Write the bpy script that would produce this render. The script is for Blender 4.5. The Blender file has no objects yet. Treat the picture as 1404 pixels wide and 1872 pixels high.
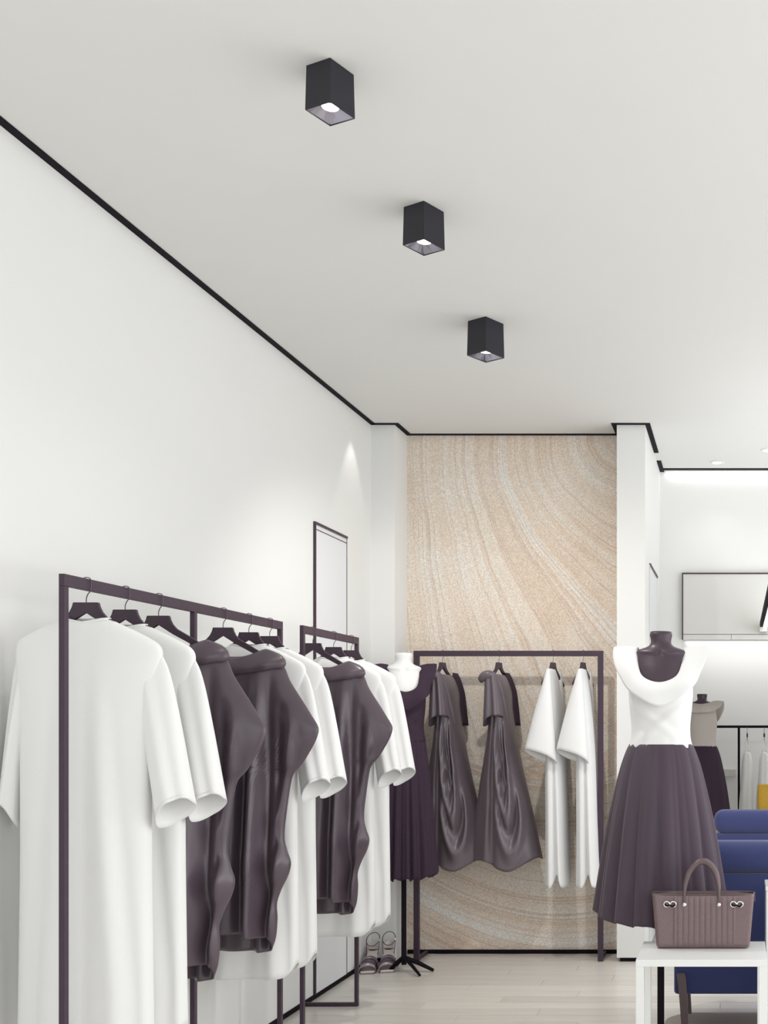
import bpy, bmesh, math, random
import numpy as np
from mathutils import Vector, Matrix

random.seed(7)
PI = math.pi
scn = bpy.context.scene
COL = scn.collection

# ------------------------------------------------------------------ camera
EYE = 1.41
FPX = 2000.0
cam_d = bpy.data.cameras.new('camera')
cam = bpy.data.objects.new('camera', cam_d)
COL.objects.link(cam)
cam.location = (0, 0, EYE)
cam.rotation_euler = (PI / 2, 0, 0)
cam_d.sensor_fit = 'HORIZONTAL'
cam_d.sensor_width = 36.0
cam_d.lens = FPX / 1404.0 * 36.0
cam_d.shift_x = (702 - 1350) / 1404.0
cam_d.shift_y = (1320 - 936) / 1404.0
cam_d.clip_start = 0.05
scn.camera = cam

# ------------------------------------------------------------------ world, lights, exposure
world = bpy.data.worlds.new('world')
scn.world = world
world.use_nodes = True
world.node_tree.nodes['Background'].inputs[0].default_value = (0.93, 0.97, 1.0, 1)
world.node_tree.nodes['Background'].inputs[1].default_value = 1.0
scn.view_settings.view_transform = 'Standard'
scn.view_settings.look = 'None'
scn.view_settings.gamma = 1.0
scn.view_settings.use_curve_mapping = False
scn.view_settings.exposure = 0.0


def area(name, loc, rot, sx, sy, power, color=(1, 1, 1), spread=PI):
    l = bpy.data.lights.new(name, 'AREA')
    l.shape = 'RECTANGLE'
    l.size = sx
    l.size_y = sy
    l.energy = power
    l.color = color
    l.spread = spread
    o = bpy.data.objects.new(name, l)
    o.location = loc
    o.rotation_euler = rot
    COL.objects.link(o)
    return o


def spot(name, loc, rot, power, angle, blend=0.6, radius=0.03, color=(1, 0.97, 0.93)):
    l = bpy.data.lights.new(name, 'SPOT')
    l.energy = power
    l.spot_size = angle
    l.spot_blend = blend
    l.shadow_soft_size = radius
    l.color = color
    o = bpy.data.objects.new(name, l)
    o.location = loc
    o.rotation_euler = rot
    COL.objects.link(o)
    return o


# fill light added at the unseen shop front, and daylight from the side window
area('shop_front_fill', (0.4, -2.5, 1.55), (PI / 2, 0, 0), 4.8, 2.7, 45, (0.98, 0.99, 1.0))
area('daylight_side_window', (2.95, 3.4, 1.5), (0, PI / 2, 0), 2.5, 5.8, 86, (0.98, 0.99, 1.0))

# ------------------------------------------------------------------ materials
MATS = {}


def principled(name, color, rough=0.5, metal=0.0, spec=0.5, sheen=0.0, emit=None, estr=0.0, coat=0.0):
    m = bpy.data.materials.new(name)
    m.use_nodes = True
    b = m.node_tree.nodes['Principled BSDF']
    b.inputs['Base Color'].default_value = (*color, 1)
    b.inputs['Roughness'].default_value = rough
    b.inputs['Metallic'].default_value = metal
    b.inputs['Specular IOR Level'].default_value = spec
    b.inputs['Sheen Weight'].default_value = sheen
    b.inputs['Coat Weight'].default_value = coat
    if emit:
        b.inputs['Emission Color'].default_value = (*emit, 1)
        b.inputs['Emission Strength'].default_value = estr
    MATS[name] = m
    return m


def srgb(r, g, b):
    def f(c):
        c /= 255.0
        return c / 12.92 if c <= 0.04045 else ((c + 0.055) / 1.055) ** 2.4
    return (f(r), f(g), f(b))


def add_noise(m, scale, amount, bump=0.0, stretch=(1, 1, 1), detail=4, dist=0.002):
    """fine colour variation and relief from object-space noise"""
    nt = m.node_tree
    b = nt.nodes['Principled BSDF']
    base = b.inputs['Base Color'].default_value[:]
    tc = nt.nodes.new('ShaderNodeTexCoord')
    mp = nt.nodes.new('ShaderNodeMapping')
    mp.inputs['Scale'].default_value = stretch
    no = nt.nodes.new('ShaderNodeTexNoise')
    no.inputs['Scale'].default_value = scale
    no.inputs['Detail'].default_value = detail
    nt.links.new(tc.outputs['Object'], mp.inputs['Vector'])
    nt.links.new(mp.outputs['Vector'], no.inputs['Vector'])
    if amount:
        mix = nt.nodes.new('ShaderNodeMix')
        mix.data_type = 'RGBA'
        lo = [max(0, c * (1 - amount)) for c in base[:3]] + [1]
        hi = [min(1, c * (1 + amount)) for c in base[:3]] + [1]
        mix.inputs['A'].default_value = lo
        mix.inputs['B'].default_value = hi
        nt.links.new(no.outputs['Fac'], mix.inputs['Factor'])
        nt.links.new(mix.outputs['Result'], b.inputs['Base Color'])
    if bump:
        bp = nt.nodes.new('ShaderNodeBump')
        bp.inputs['Strength'].default_value = bump
        bp.inputs['Distance'].default_value = dist
        nt.links.new(no.outputs['Fac'], bp.inputs['Height'])
        nt.links.new(bp.outputs['Normal'], b.inputs['Normal'])
    return m


M_CEIL = add_noise(principled('ceiling_paint', (0.79, 0.79, 0.775), 0.9, spec=0.2), 3, 0.01)
M_WALL = add_noise(principled('wall_paint', (0.83, 0.83, 0.815), 0.85, spec=0.2), 3, 0.01)
M_PANEL = add_noise(principled('panel_lacquer', (0.80, 0.81, 0.83), 0.5, spec=0.3), 2, 0.01)
M_FASCIA = add_noise(principled('fascia_paint', (0.70, 0.695, 0.665), 0.7, spec=0.2), 2, 0.01)
M_BLACK = add_noise(principled('black_trim', (0.009, 0.006, 0.010), 0.7, spec=0.12), 20, 0.2)
M_RACK = add_noise(principled('rack_metal', srgb(66, 50, 64), 0.45, metal=0.0, spec=0.4), 40, 0.15, 0.1)
M_RACKWOOD = M_RACK
M_HANGER = add_noise(principled('hanger_wood', srgb(60, 45, 58), 0.45), 60, 0.25, 0.1, (1, 1, 8))
M_WIRE = principled('hook_wire', (0.12, 0.10, 0.12), 0.3, metal=1.0)
M_WHITE = add_noise(principled('white_cotton', (0.86, 0.86, 0.855), 0.9, spec=0.15, sheen=0.15), 500, 0.03, 0.15, dist=0.001)
M_DARK = add_noise(principled('dark_satin', srgb(79, 66, 76), 0.34, spec=0.65, sheen=0.05), 6, 0.12, 0.0)
M_DARK2 = add_noise(principled('dark_drape', srgb(98, 87, 94), 0.38, spec=0.7, sheen=0.05), 6, 0.15, 0.0)
M_SKIRT = add_noise(principled('dark_skirt', srgb(80, 68, 79), 0.75, spec=0.25, sheen=0.15), 300, 0.06, 0.1, dist=0.001)
M_CREPE = add_noise(principled('dark_crepe', srgb(62, 48, 62), 0.85, spec=0.2), 180, 0.25, 0.5, dist=0.002)
M_BEIGE = add_noise(principled('beige_knit', srgb(196, 188, 182), 0.9, spec=0.1), 300, 0.05, 0.1)
M_TORSO = add_noise(principled('dark_torso', srgb(70, 55, 66), 0.4, spec=0.5), 10, 0.1)
M_TORSOW = principled('white_torso', (0.86, 0.86, 0.85), 0.45)
M_BLUE = add_noise(principled('blue_upholstery', srgb(66, 72, 116), 0.95, spec=0.1, sheen=0.3), 220, 0.18, 0.4, dist=0.001)
M_BROWNWOOD = add_noise(principled('leg_wood', srgb(98, 82, 84), 0.5), 30, 0.25, 0.1, (6, 6, 1))
M_LACQ = principled('white_lacquer', (0.88, 0.89, 0.88), 0.35, coat=0.2)
M_BAG = add_noise(principled('bag_leather', srgb(116, 96, 97), 0.34, spec=0.6, metal=0.15), 90, 0.16, 0.25, dist=0.001)
M_BAGDK = add_noise(principled('bag_trim', srgb(96, 78, 80), 0.35, spec=0.6), 90, 0.16, 0.2, dist=0.001)
M_SILVER = principled('silver', (0.75, 0.73, 0.74), 0.22, metal=1.0)
M_SHOE = add_noise(principled('shoe_metallic', srgb(150, 138, 146), 0.3, metal=0.7), 60, 0.25)
M_INSOLE = principled('shoe_insole', srgb(224, 214, 206), 0.6)
M_SHOEDK = principled('shoe_dark', srgb(84, 66, 82), 0.35, metal=0.4)
M_YELLOW = add_noise(principled('mustard_leather', srgb(206, 164, 52), 0.55), 60, 0.08)
M_RUG = add_noise(principled('rug_wool', srgb(178, 168, 160), 0.95, spec=0.05), 250, 0.12, 0.4)
M_LAMP = principled('lamp_black', srgb(36, 35, 44), 0.42, spec=0.4)
M_REFL = principled('lamp_reflector', (0.42, 0.40, 0.48), 0.16, metal=1.0)
M_BULB = principled('lamp_bulb', (1, 1, 1), 0.5, emit=(1, 0.96, 0.88), estr=6)
M_LED = principled('led_panel', (1, 1, 1), 0.5, emit=(0.97, 0.99, 1.0), estr=2.2)
M_RING = principled('downlight_ring', (0.8, 0.8, 0.79), 0.5)
M_GLASS = principled('window_frame_metal', (0.05, 0.05, 0.055), 0.4, metal=0.6)


def floor_material():
    m = principled('floor_boards', srgb(206, 200, 190), 0.24, spec=0.45)
    nt = m.node_tree
    b = nt.nodes['Principled BSDF']
    tc = nt.nodes.new('ShaderNodeTexCoord')
    oi = nt.nodes.new('ShaderNodeObjectInfo')
    mp = nt.nodes.new('ShaderNodeMapping')
    mp.inputs['Scale'].default_value = (1.2, 26, 1)
    no = nt.nodes.new('ShaderNodeTexNoise')
    no.inputs['Scale'].default_value = 2.0
    no.inputs['Detail'].default_value = 5
    add = nt.nodes.new('ShaderNodeVectorMath')
    add.operation = 'ADD'
    nt.links.new(tc.outputs['Object'], mp.inputs['Vector'])
    nt.links.new(mp.outputs['Vector'], add.inputs[0])
    nt.links.new(oi.outputs['Location'], add.inputs[1])
    nt.links.new(add.outputs['Vector'], no.inputs['Vector'])
    ramp = nt.nodes.new('ShaderNodeValToRGB')
    ramp.color_ramp.elements[0].position = 0.3
    ramp.color_ramp.elements[0].color = (*srgb(226, 219, 209), 1)
    ramp.color_ramp.elements[1].position = 0.7
    ramp.color_ramp.elements[1].color = (*srgb(238, 233, 226), 1)
    nt.links.new(no.outputs['Fac'], ramp.inputs['Fac'])
    hsv = nt.nodes.new('ShaderNodeHueSaturation')
    mr = nt.nodes.new('ShaderNodeMapRange')
    mr.inputs['To Min'].default_value = 0.93
    mr.inputs['To Max'].default_value = 1.05
    nt.links.new(oi.outputs['Random'], mr.inputs['Value'])
    nt.links.new(mr.outputs['Result'], hsv.inputs['Value'])
    nt.links.new(ramp.outputs['Color'], hsv.inputs['Color'])
    nt.links.new(hsv.outputs['Color'], b.inputs['Base Color'])
    return m


M_FLOOR = floor_material()
M_SUBFLOOR = principled('floor_base', srgb(120, 112, 104), 0.7)


def stone_material():
    """sandstone slab: strata that run down from the ceiling and bend to the right"""
    m = principled('sandstone', (0.7, 0.6, 0.5), 0.75, spec=0.25)
    nt = m.node_tree
    N, L = nt.nodes, nt.links
    b = N['Principled BSDF']

    def math_(op, a, c=None):
        n = N.new('ShaderNodeMath')
        n.operation = op
        for i, v in enumerate((a, c)):
            if v is None:
                continue
            if isinstance(v, (int, float)):
                n.inputs[i].default_value = v
            else:
                L.new(v, n.inputs[i])
        return n.outputs[0]

    def noise1(sock, scale, detail=2, rough=0.5):
        n = N.new('ShaderNodeTexNoise')
        n.noise_dimensions = '1D'
        n.inputs['Scale'].default_value = scale
        n.inputs['Detail'].default_value = detail
        n.inputs['Roughness'].default_value = rough
        L.new(sock, n.inputs['W'])
        return n.outputs['Fac']

    def noise3(scale, detail=3, vec=None):
        n = N.new('ShaderNodeTexNoise')
        n.inputs['Scale'].default_value = scale
        n.inputs['Detail'].default_value = detail
        L.new(vec or tc.outputs['Object'], n.inputs['Vector'])
        return n.outputs['Fac']

    tc = N.new('ShaderNodeTexCoord')
    sp = N.new('ShaderNodeSeparateXYZ')
    L.new(tc.outputs['Object'], sp.inputs[0])
    X = math_('ADD', sp.outputs['X'], 2.03)          # from the slab's left edge
    D = math_('SUBTRACT', 3.16, sp.outputs['Z'])      # down from the ceiling
    warp = noise3(1.1, 3)
    warp = math_('MULTIPLY', math_('SUBTRACT', warp, 0.5), 0.15)
    Xw = math_('ADD', X, warp)
    # upper strata
    kk = math_('MAXIMUM', math_('SUBTRACT', 1.23, math_('MULTIPLY', X, 0.9)), 0.05)
    den = math_('ADD', 1.0, math_('MULTIPLY', math_('DIVIDE', math_('MULTIPLY', D, D), math_('ADD', D, kk)), 0.80))
    s_up = math_('DIVIDE', math_('ADD', Xw, 0.15), den)
    # lower strata lie almost level, sagging to the right
    s_lo = math_('ADD', math_('MULTIPLY', D, 0.75), math_('MULTIPLY', math_('POWER', math_('SUBTRACT', Xw, 0.95), 2.0), 0.28))
    mr = N.new('ShaderNodeMapRange')
    mr.interpolation_type = 'SMOOTHSTEP'
    mr.inputs['From Min'].default_value = 1.75
    mr.inputs['From Max'].default_value = 2.15
    L.new(math_('ADD', D, math_('MULTIPLY', warp, 1.5)), mr.inputs['Value'])
    blend = mr.outputs['Result']

    def strata(s, k):
        base = noise1(s, 6.5 * k, 4, 0.6)
        fine = noise1(math_('ADD', s, 3.7), 60 * k, 2, 0.5)
        line = noise1(math_('ADD', s, 7.1), 13 * k, 2, 0.5)
        return base, fine, line

    def lerp(a, c):
        n = N.new('ShaderNodeMix')
        L.new(blend, n.inputs['Factor'])
        L.new(a, n.inputs['A'])
        L.new(c, n.inputs['B'])
        return n.outputs['Result']
    u = strata(s_up, 1.0)
    l = strata(s_lo, 0.9)
    base, fine, line = [lerp(a, c) for a, c in zip(u, l)]
    # named beds of the slab: pale bands and thin brown seams at fixed places in the sequence
    bed = N.new('ShaderNodeValToRGB')
    be = bed.color_ramp
    stops = [(0.0, 0.5), (0.20, 0.45), (0.27, 0.60), (0.33, 0.48), (0.40, 0.66), (0.455, 0.56), (0.462, 0.20), (0.47, 0.50), (0.495, 0.72), (0.505, 0.30), (0.512, 0.62), (0.545, 0.80), (0.575, 0.66), (0.582, 0.26), (0.592, 0.46),
             (0.655, 0.42), (0.70, 0.50), (0.712, 0.36), (0.725, 0.74), (0.76, 0.80), (0.775, 0.42), (0.83, 0.46), (0.85, 0.70), (0.875, 0.42), (0.915, 0.66), (0.94, 0.30), (0.965, 0.50), (1.0, 0.45)]
    be.elements[0].position, be.elements[0].color = 0.0, (0.5, 0.5, 0.5, 1)
    be.elements[1].position, be.elements[1].color = 1.0, (0.45, 0.45, 0.45, 1)
    for pos, v in stops[1:-1]:
        e = be.elements.new(pos)
        e.color = (v, v, v, 1)
    L.new(lerp(s_up, math_('FRACT', math_('MULTIPLY', s_lo, 1.1))), bed.inputs['Fac'])
    beds = math_('MULTIPLY', math_('SUBTRACT', bed.outputs['Color'], 0.5), 0.42)
    patch = noise3(2.2, 3)
    val = math_('ADD', math_('ADD', math_('ADD', math_('MULTIPLY', base, 0.42), beds), math_('MULTIPLY', fine, 0.14)), math_('ADD', math_('MULTIPLY', patch, 0.42), 0.15))
    ramp = N.new('ShaderNodeValToRGB')
    cr = ramp.color_ramp
    cr.elements[0].position = 0.42
    cr.elements[0].color = (*srgb(212, 186, 163), 1)
    cr.elements[1].position = 0.86
    cr.elements[1].color = (*srgb(242, 239, 233), 1)
    for pos, c in ((0.53, (226, 207, 188)), (0.62, (233, 218, 202)), (0.72, (237, 227, 215))):
        e = cr.elements.new(pos)
        e.color = (*srgb(*c), 1)
    L.new(val, ramp.inputs['Fac'])
    # thin reddish veins where the line noise crosses its middle
    vein = math_('ABSOLUTE', math_('SUBTRACT', line, 0.5))
    vr = N.new('ShaderNodeMapRange')
    vr.inputs['From Min'].default_value = 0.0
    vr.inputs['From Max'].default_value = 0.022
    vr.inputs['To Min'].default_value = 0.5
    vr.inputs['To Max'].default_value = 0.0
    L.new(vein, vr.inputs['Value'])
    vmask = math_('MULTIPLY', vr.outputs['Result'], math_('MULTIPLY', noise3(3.0, 2), 1.4))
    mv = N.new('ShaderNodeMix')
    mv.data_type = 'RGBA'
    mv.inputs['B'].default_value = (*srgb(178, 138, 112), 1)
    L.new(vmask, mv.inputs['Factor'])
    L.new(ramp.outputs['Color'], mv.inputs['A'])
    # sand grain
    grain = noise3(170, 3)
    gr = N.new('ShaderNodeMapRange')
    gr.inputs['From Min'].default_value = 0.3
    gr.inputs['From Max'].default_value = 0.7
    gr.inputs['To Min'].default_value = 0.76
    gr.inputs['To Max'].default_value = 1.20
    L.new(grain, gr.inputs['Value'])
    hsv = N.new('ShaderNodeHueSaturation')
    L.new(gr.outputs['Result'], hsv.inputs['Value'])
    L.new(mv.outputs['Result'], hsv.inputs['Color'])
    L.new(hsv.outputs['Color'], b.inputs['Base Color'])
    bp = N.new('ShaderNodeBump')
    bp.inputs['Strength'].default_value = 0.25
    bp.inputs['Distance'].default_value = 0.003
    L.new(math_('ADD', grain, math_('MULTIPLY', fine, 2.0)), bp.inputs['Height'])
    L.new(bp.outputs['Normal'], b.inputs['Normal'])
    return m


M_STONE = stone_material()

# ------------------------------------------------------------------ mesh helpers


def mk(name, V, F, mat, parent=None, smooth=False, bevel=0.0, solid=0.0, subsurf=0, loc=None, label=None, solid_off=0.0):
    me = bpy.data.meshes.new(name)
    me.from_pydata([tuple(map(float, v)) for v in V], [], F)
    bm = bmesh.new()
    bm.from_mesh(me)
    bmesh.ops.remove_doubles(bm, verts=bm.verts, dist=1e-6)
    bmesh.ops.recalc_face_normals(bm, faces=bm.faces)
    bm.to_mesh(me)
    bm.free()
    if smooth:
        for p in me.polygons:
            p.use_smooth = True
    me.materials.append(mat)
    o = bpy.data.objects.new(name, me)
    COL.objects.link(o)
    if parent is not None:
        o.parent = parent
    if loc is not None:
        o.location = loc
    if bevel:
        md = o.modifiers.new('bevel', 'BEVEL')
        md.width = bevel
        md.segments = 2
        md.limit_method = 'ANGLE'
    if solid:
        md = o.modifiers.new('solid', 'SOLIDIFY')
        md.thickness = solid
        md.offset = solid_off
    if subsurf:
        md = o.modifiers.new('sub', 'SUBSURF')
        md.levels = subsurf
        md.render_levels = subsurf
    if label:
        o['label'] = label
    return o


def box_vf(x0, x1, y0, y1, z0, z1, V=None, F=None):
    V = [] if V is None else V
    F = [] if F is None else F
    n = len(V)
    V += [(x0, y0, z0), (x1, y0, z0), (x1, y1, z0), (x0, y1, z0), (x0, y0, z1), (x1, y0, z1), (x1, y1, z1), (x0, y1, z1)]
    F += [tuple(n + i for i in f) for f in ((0, 3, 2, 1), (4, 5, 6, 7), (0, 1, 5, 4), (1, 2, 6, 5), (2, 3, 7, 6), (3, 0, 4, 7))]
    return V, F


def boxo(name, x0, x1, y0, y1, z0, z1, mat, parent=None, bevel=0.0, label=None):
    V, F = box_vf(x0, x1, y0, y1, z0, z1)
    return mk(name, V, F, mat, parent, bevel=bevel, label=label)


def loft_vf(rings, cap0=False, cap1=False, closed=True):
    V, F = [], []
    n = len(rings[0])
    for r in rings:
        V += [tuple(p) for p in r]
    for i in range(len(rings) - 1):
        for j in range(n if closed else n - 1):
            k = (j + 1) % n
            F.append((i * n + j, i * n + k, (i + 1) * n + k, (i + 1) * n + j))
    if cap0:
        F.append(tuple(range(n - 1, -1, -1)))
    if cap1:
        F.append(tuple(range((len(rings) - 1) * n, len(rings) * n)))
    return V, F


def smooth_keys(keys, ts):
    """Catmull-Rom style interpolation of key rows (first column the parameter)"""
    K = np.array(keys, float)
    t, Y = K[:, 0], K[:, 1:]
    m = np.zeros_like(Y)
    for i in range(len(t)):
        if i == 0:
            m[i] = (Y[1] - Y[0]) / (t[1] - t[0])
        elif i == len(t) - 1:
            m[i] = (Y[-1] - Y[-2]) / (t[-1] - t[-2])
        else:
            m[i] = (Y[i + 1] - Y[i - 1]) / (t[i + 1] - t[i - 1])
    out = []
    for x in ts:
        i = int(np.clip(np.searchsorted(t, x) - 1, 0, len(t) - 2))
        h = t[i + 1] - t[i]
        s = (x - t[i]) / h
        s = min(max(s, 0.0), 1.0)
        h00, h10 = 2 * s**3 - 3 * s**2 + 1, s**3 - 2 * s**2 + s
        h01, h11 = -2 * s**3 + 3 * s**2, s**3 - s**2
        out.append(h00 * Y[i] + h10 * h * m[i] + h01 * Y[i + 1] + h11 * h * m[i + 1])
    return np.array(out)


def spow(c, p):
    return math.copysign(abs(c) ** p, c)


def tube_vf(path, radii, n=8, cap=True, flat=1.0):
    P = [Vector(p) for p in path]
    rings = []
    up = Vector((0, 0, 1))
    prev = None
    for i, p in enumerate(P):
        d = (P[min(i + 1, len(P) - 1)] - P[max(i - 1, 0)]).normalized()
        if prev is None:
            ref = up if abs(d.dot(up)) < 0.9 else Vector((1, 0, 0))
            a = d.cross(ref).normalized()
        else:
            a = (prev - d * prev.dot(d)).normalized()
        prev = a
        b = d.cross(a).normalized()
        r = radii[i] if hasattr(radii, '__len__') else radii
        rings.append([p + a * (r * math.cos(2 * PI * k / n)) + b * (r * flat * math.sin(2 * PI * k / n)) for k in range(n)])
    return loft_vf(rings, cap, cap)


def curve_pts(keys, n):
    """smooth 3-D path through points"""
    K = [(i, *k) for i, k in enumerate(keys)]
    return smooth_keys(K, np.linspace(0, len(keys) - 1, n))


def empty(name, loc=(0, 0, 0), rz=0.0):
    o = bpy.data.objects.new(name, None)
    o.empty_display_size = 0.1
    COL.objects.link(o)
    o.location = loc
    o.rotation_euler = (0, 0, rz)
    return o


def tag(o, label, cat, group=None):
    o['label'] = label
    o['category'] = cat
    if group:
        o['group'] = group
    return o


def struct(o):
    o['kind'] = 'structure'
    return o


def copy_tree(o, parent=None):
    c = o.copy()
    COL.objects.link(c)
    c.parent = parent
    for ch in list(o.children):
        copy_tree(ch, c)
    return c


# ------------------------------------------------------------------ the shell
H = 3.16
XL, XR = -2.16, 3.0
YF = -2.6
Y_PIL, Y_STONE, Y_BR, Y_END = 6.43, 6.667, 7.64, 11.2
X_PL, X_SR, X_PR = -2.02, -0.715, -0.548
X_OPEN = -0.393
Z_SOF = 1.982

fl = struct(boxo('floor', XL - 0.1, XR + 0.1, YF - 0.1, Y_END + 0.1, -0.12, -0.006, M_SUBFLOOR))
PW, PLK = 0.12, 1.48
plank_mesh = {}


def plank(x0, x1, y0, y1):
    key = (round(x1 - x0, 3), round(y1 - y0, 3))
    if key not in plank_mesh:
        o = boxo('plank', 0, x1 - x0 - 0.0016, 0, y1 - y0 - 0.0016, -0.0065, 0, M_FLOOR, fl)
        plank_mesh[key] = o.data
    else:
        o = bpy.data.objects.new('plank', plank_mesh[key])
        COL.objects.link(o)
        o.parent = fl
    o.location = (x0, y0, 0)
    return o


row = 0
y = 1.9
while y < Y_END - 0.001:
    y1 = min(y + PW, Y_END)
    xr = 1.40
    x = XL
    first = PLK * (0.35 + 0.65 * ((row * 0.382) % 1.0))
    xs = [XL, XL + round(first, 2)]
    while xs[-1] + PLK < xr - 0.2:
        xs.append(xs[-1] + PLK)
    xs.append(xr)
    for a, c in zip(xs[:-1], xs[1:]):
        if y < Y_BR or c > -1.05:
            plank(max(a, XL), c, y, y1)
    y = y1
    row += 1
# boards nearer the shop front and along the right side, outside the picture
rest = boxo('plank_field', 1.402, XR, 1.9, Y_END, -0.0065, 0, M_FLOOR, fl)
rest = boxo('plank_field', XL, XR, YF, 1.898, -0.0065, 0, M_FLOOR, fl)

ce = struct(boxo('ceiling', XL - 0.1, XR + 0.1, YF - 0.1, Y_BR + 0.1, H, H + 0.12, M_CEIL))
struct(boxo('wall_left', XL - 0.1, XL, YF, Y_STONE, 0, H, M_WALL))
struct(boxo('wall_pillar_left', XL, X_PL, Y_PIL, Y_STONE, 0, H, M_WALL))
struct(boxo('wall_back_stone', XL, X_SR + 0.02, Y_STONE, Y_STONE + 0.1, 0, H, M_STONE))
struct(boxo('wall_pillar_right', X_SR, X_PR, Y_PIL, Y_BR, 0.025, H, M_WALL))
struct(boxo('wall_back_right', -1.05, X_OPEN, Y_BR, Y_BR + 0.1, 0, H, M_WALL))
struct(boxo('wall_soffit', X_OPEN, XR, Y_BR, Y_BR + 0.1, Z_SOF, H, M_WALL))
struct(boxo('wall_alcove_left', -1.05, -0.95, Y_BR + 0.1, Y_END, 0, 2.32, M_WALL))
struct(boxo('wall_alcove_back', -1.05, XR, Y_END, Y_END + 0.1, 0, 2.32, M_WALL))
struct(boxo('ceiling_alcove', -1.05, XR, Y_BR + 0.1, Y_END, 2.30, 2.40, M_WALL))
# right wall with the side window, front wall with the glazed shop front
wr = struct(boxo('wall_right', XR, XR + 0.1, 6.3, Y_END, 0, H, M_WALL))
struct(boxo('wall_right_front', XR, XR + 0.1, YF, 0.5, 0, H, M_WALL))
struct(boxo('wall_right_sill', XR, XR + 0.1, 0.5, 6.3, 0, 0.2, M_WALL))
struct(boxo('wall_right_lintel', XR, XR + 0.1, 0.5, 6.3, 2.8, H, M_WALL))
struct(boxo('wall_front_left', XL, -2.0, YF - 0.1, YF, 0, H, M_WALL))
struct(boxo('wall_front_right', 2.8, XR, YF - 0.1, YF, 0, H, M_WALL))
struct(boxo('wall_front_lintel', -2.0, 2.8, YF - 0.1, YF, 2.95, H, M_WALL))
for n, (a, c) in enumerate(((-2.0, -0.4), (-0.4, 1.2), (1.2, 2.8))):
    V, F = box_vf(a, a + 0.05, YF - 0.08, YF - 0.02, 0, 2.95)
    box_vf(c - 0.05, c, YF - 0.08, YF - 0.02, 0, 2.95, V, F)
    box_vf(a + 0.05, c - 0.05, YF - 0.08, YF - 0.02, 2.90, 2.95, V, F)
    box_vf(a + 0.05, c - 0.05, YF - 0.08, YF - 0.02, 0, 0.05, V, F)
    struct(mk('window_%d' % (n + 1), V, F, M_GLASS))

# black shadow gap where ceiling and walls meet
G = 0.03
ZT = H - 0.004
n_trim = [0]


def trim(x0, x1, y0, y1, z0=ZT, z1=H):
    n_trim[0] += 1
    return struct(boxo('trim_%d' % n_trim[0], x0, x1, y0, y1, z0, z1, M_BLACK))


trim(XL, XL + G, YF, Y_PIL)
trim(XL, X_PL + G, Y_PIL - G, Y_PIL)
trim(X_PL, X_PL + G, Y_PIL, Y_STONE)
trim(X_PL + G, X_SR - G, Y_STONE - G, Y_STONE)
trim(X_SR - G, X_SR, Y_PIL - G, Y_STONE)
trim(X_SR, X_PR + G, Y_PIL - G, Y_PIL)
trim(X_PR, X_PR + G, Y_PIL, 7.10)
trim(X_PR, X_PR + G, 7.32, Y_BR)
trim(X_PR + G, XR, Y_BR - 0.10, Y_BR - 0.045)
# baseboards
BH = 0.024


def base(name, x0, x1, y0, y1):
    return struct(boxo('baseboard_' + name, x0, x1, y0, y1, 0, BH, M_BLACK))


base('left', XL, XL + 0.006, 1.9, Y_PIL)
base('pillar_left', XL, X_PL + 0.006, Y_PIL - 0.006, Y_PIL)
base('stone', X_PL + 0.006, X_SR, Y_STONE - 0.01, Y_STONE)
base('pillar_right', X_SR + 0.018, X_PR - 0.01, Y_PIL + 0.012, Y_BR - 0.02)
base('alcove', X_PR, XR, Y_END - 0.006, Y_END)

# flush panel doors with thin dark reveals
d1 = struct(boxo('door_1', XL, XL + 0.004, 5.568, 6.018, BH, 2.418, M_PANEL))
for nm, a in (('frame_jamb', (XL, XL + 0.012, 5.556, 5.568, BH, 2.43)), ('frame_jamb', (XL, XL + 0.006, 6.018, 6.023, BH, 2.43)),
              ('frame_head', (XL, XL + 0.012, 5.568, 6.018, 2.418, 2.43))):
    boxo(nm, *a, M_RACK, d1)
boxo('head_line', XL + 0.004, XL + 0.006, 5.568, 6.018, 2.392, 2.396, M_RACK, d1)
d2 = struct(boxo('door_2', X_PR, X_PR + 0.004, 6.70, 7.30, 0.03, 2.37, M_PANEL))
for nm, a in (('frame_jamb', (X_PR, X_PR + 0.006, 6.694, 6.70, 0.03, 2.376)), ('frame_jamb', (X_PR, X_PR + 0.006, 7.30, 7.306, 0.03, 2.376)),
              ('frame_head', (X_PR, X_PR + 0.012, 6.70, 7.30, 2.37, 2.382))):
    boxo(nm, *a, M_RACK if nm == 'frame_head' else M_FASCIA, d2)

# wall-washing LED line hidden beside the ceiling gap of the back right wall
area('led_line_cove', (1.2, Y_BR - 0.022, H - 0.003), (0, 0, 0), 3.4, 0.03, 2.3, (1, 1, 1))
# narrow spot in the gap by the left pillar
spot('gap_spot', (XL + 0.10, 6.10, H - 0.02), (0, 0.0, 0), 3.5, math.radians(62), 0.5, 0.01)

# ------------------------------------------------------------------ soffit fascia, alcove
fa = empty('wall_cabinet', (X_OPEN, Y_BR, Z_SOF))
tag(fa, 'pale flush overhead cabinet front with thin dark outline on back right wall', 'cabinet')
boxo('panel', 0.008, XR - X_OPEN - 0.005, -0.03, -0.001, 0.040, 0.457, M_FASCIA, fa)
boxo('top_edge', 0, XR - X_OPEN - 0.005, -0.036, -0.001, 0.458, 0.466, M_RACK, fa)
boxo('side_edge', 0, 0.0075, -0.036, -0.001, 0.002, 0.457, M_RACK, fa)
boxo('lower_rail', 0.008, 0.342, -0.03, -0.001, 0.002, 0.036, M_FASCIA, fa)
boxo('lower_rail', 0.345, XR - X_OPEN - 0.005, -0.03, -0.001, 0.002, 0.036, M_FASCIA, fa)

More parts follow.
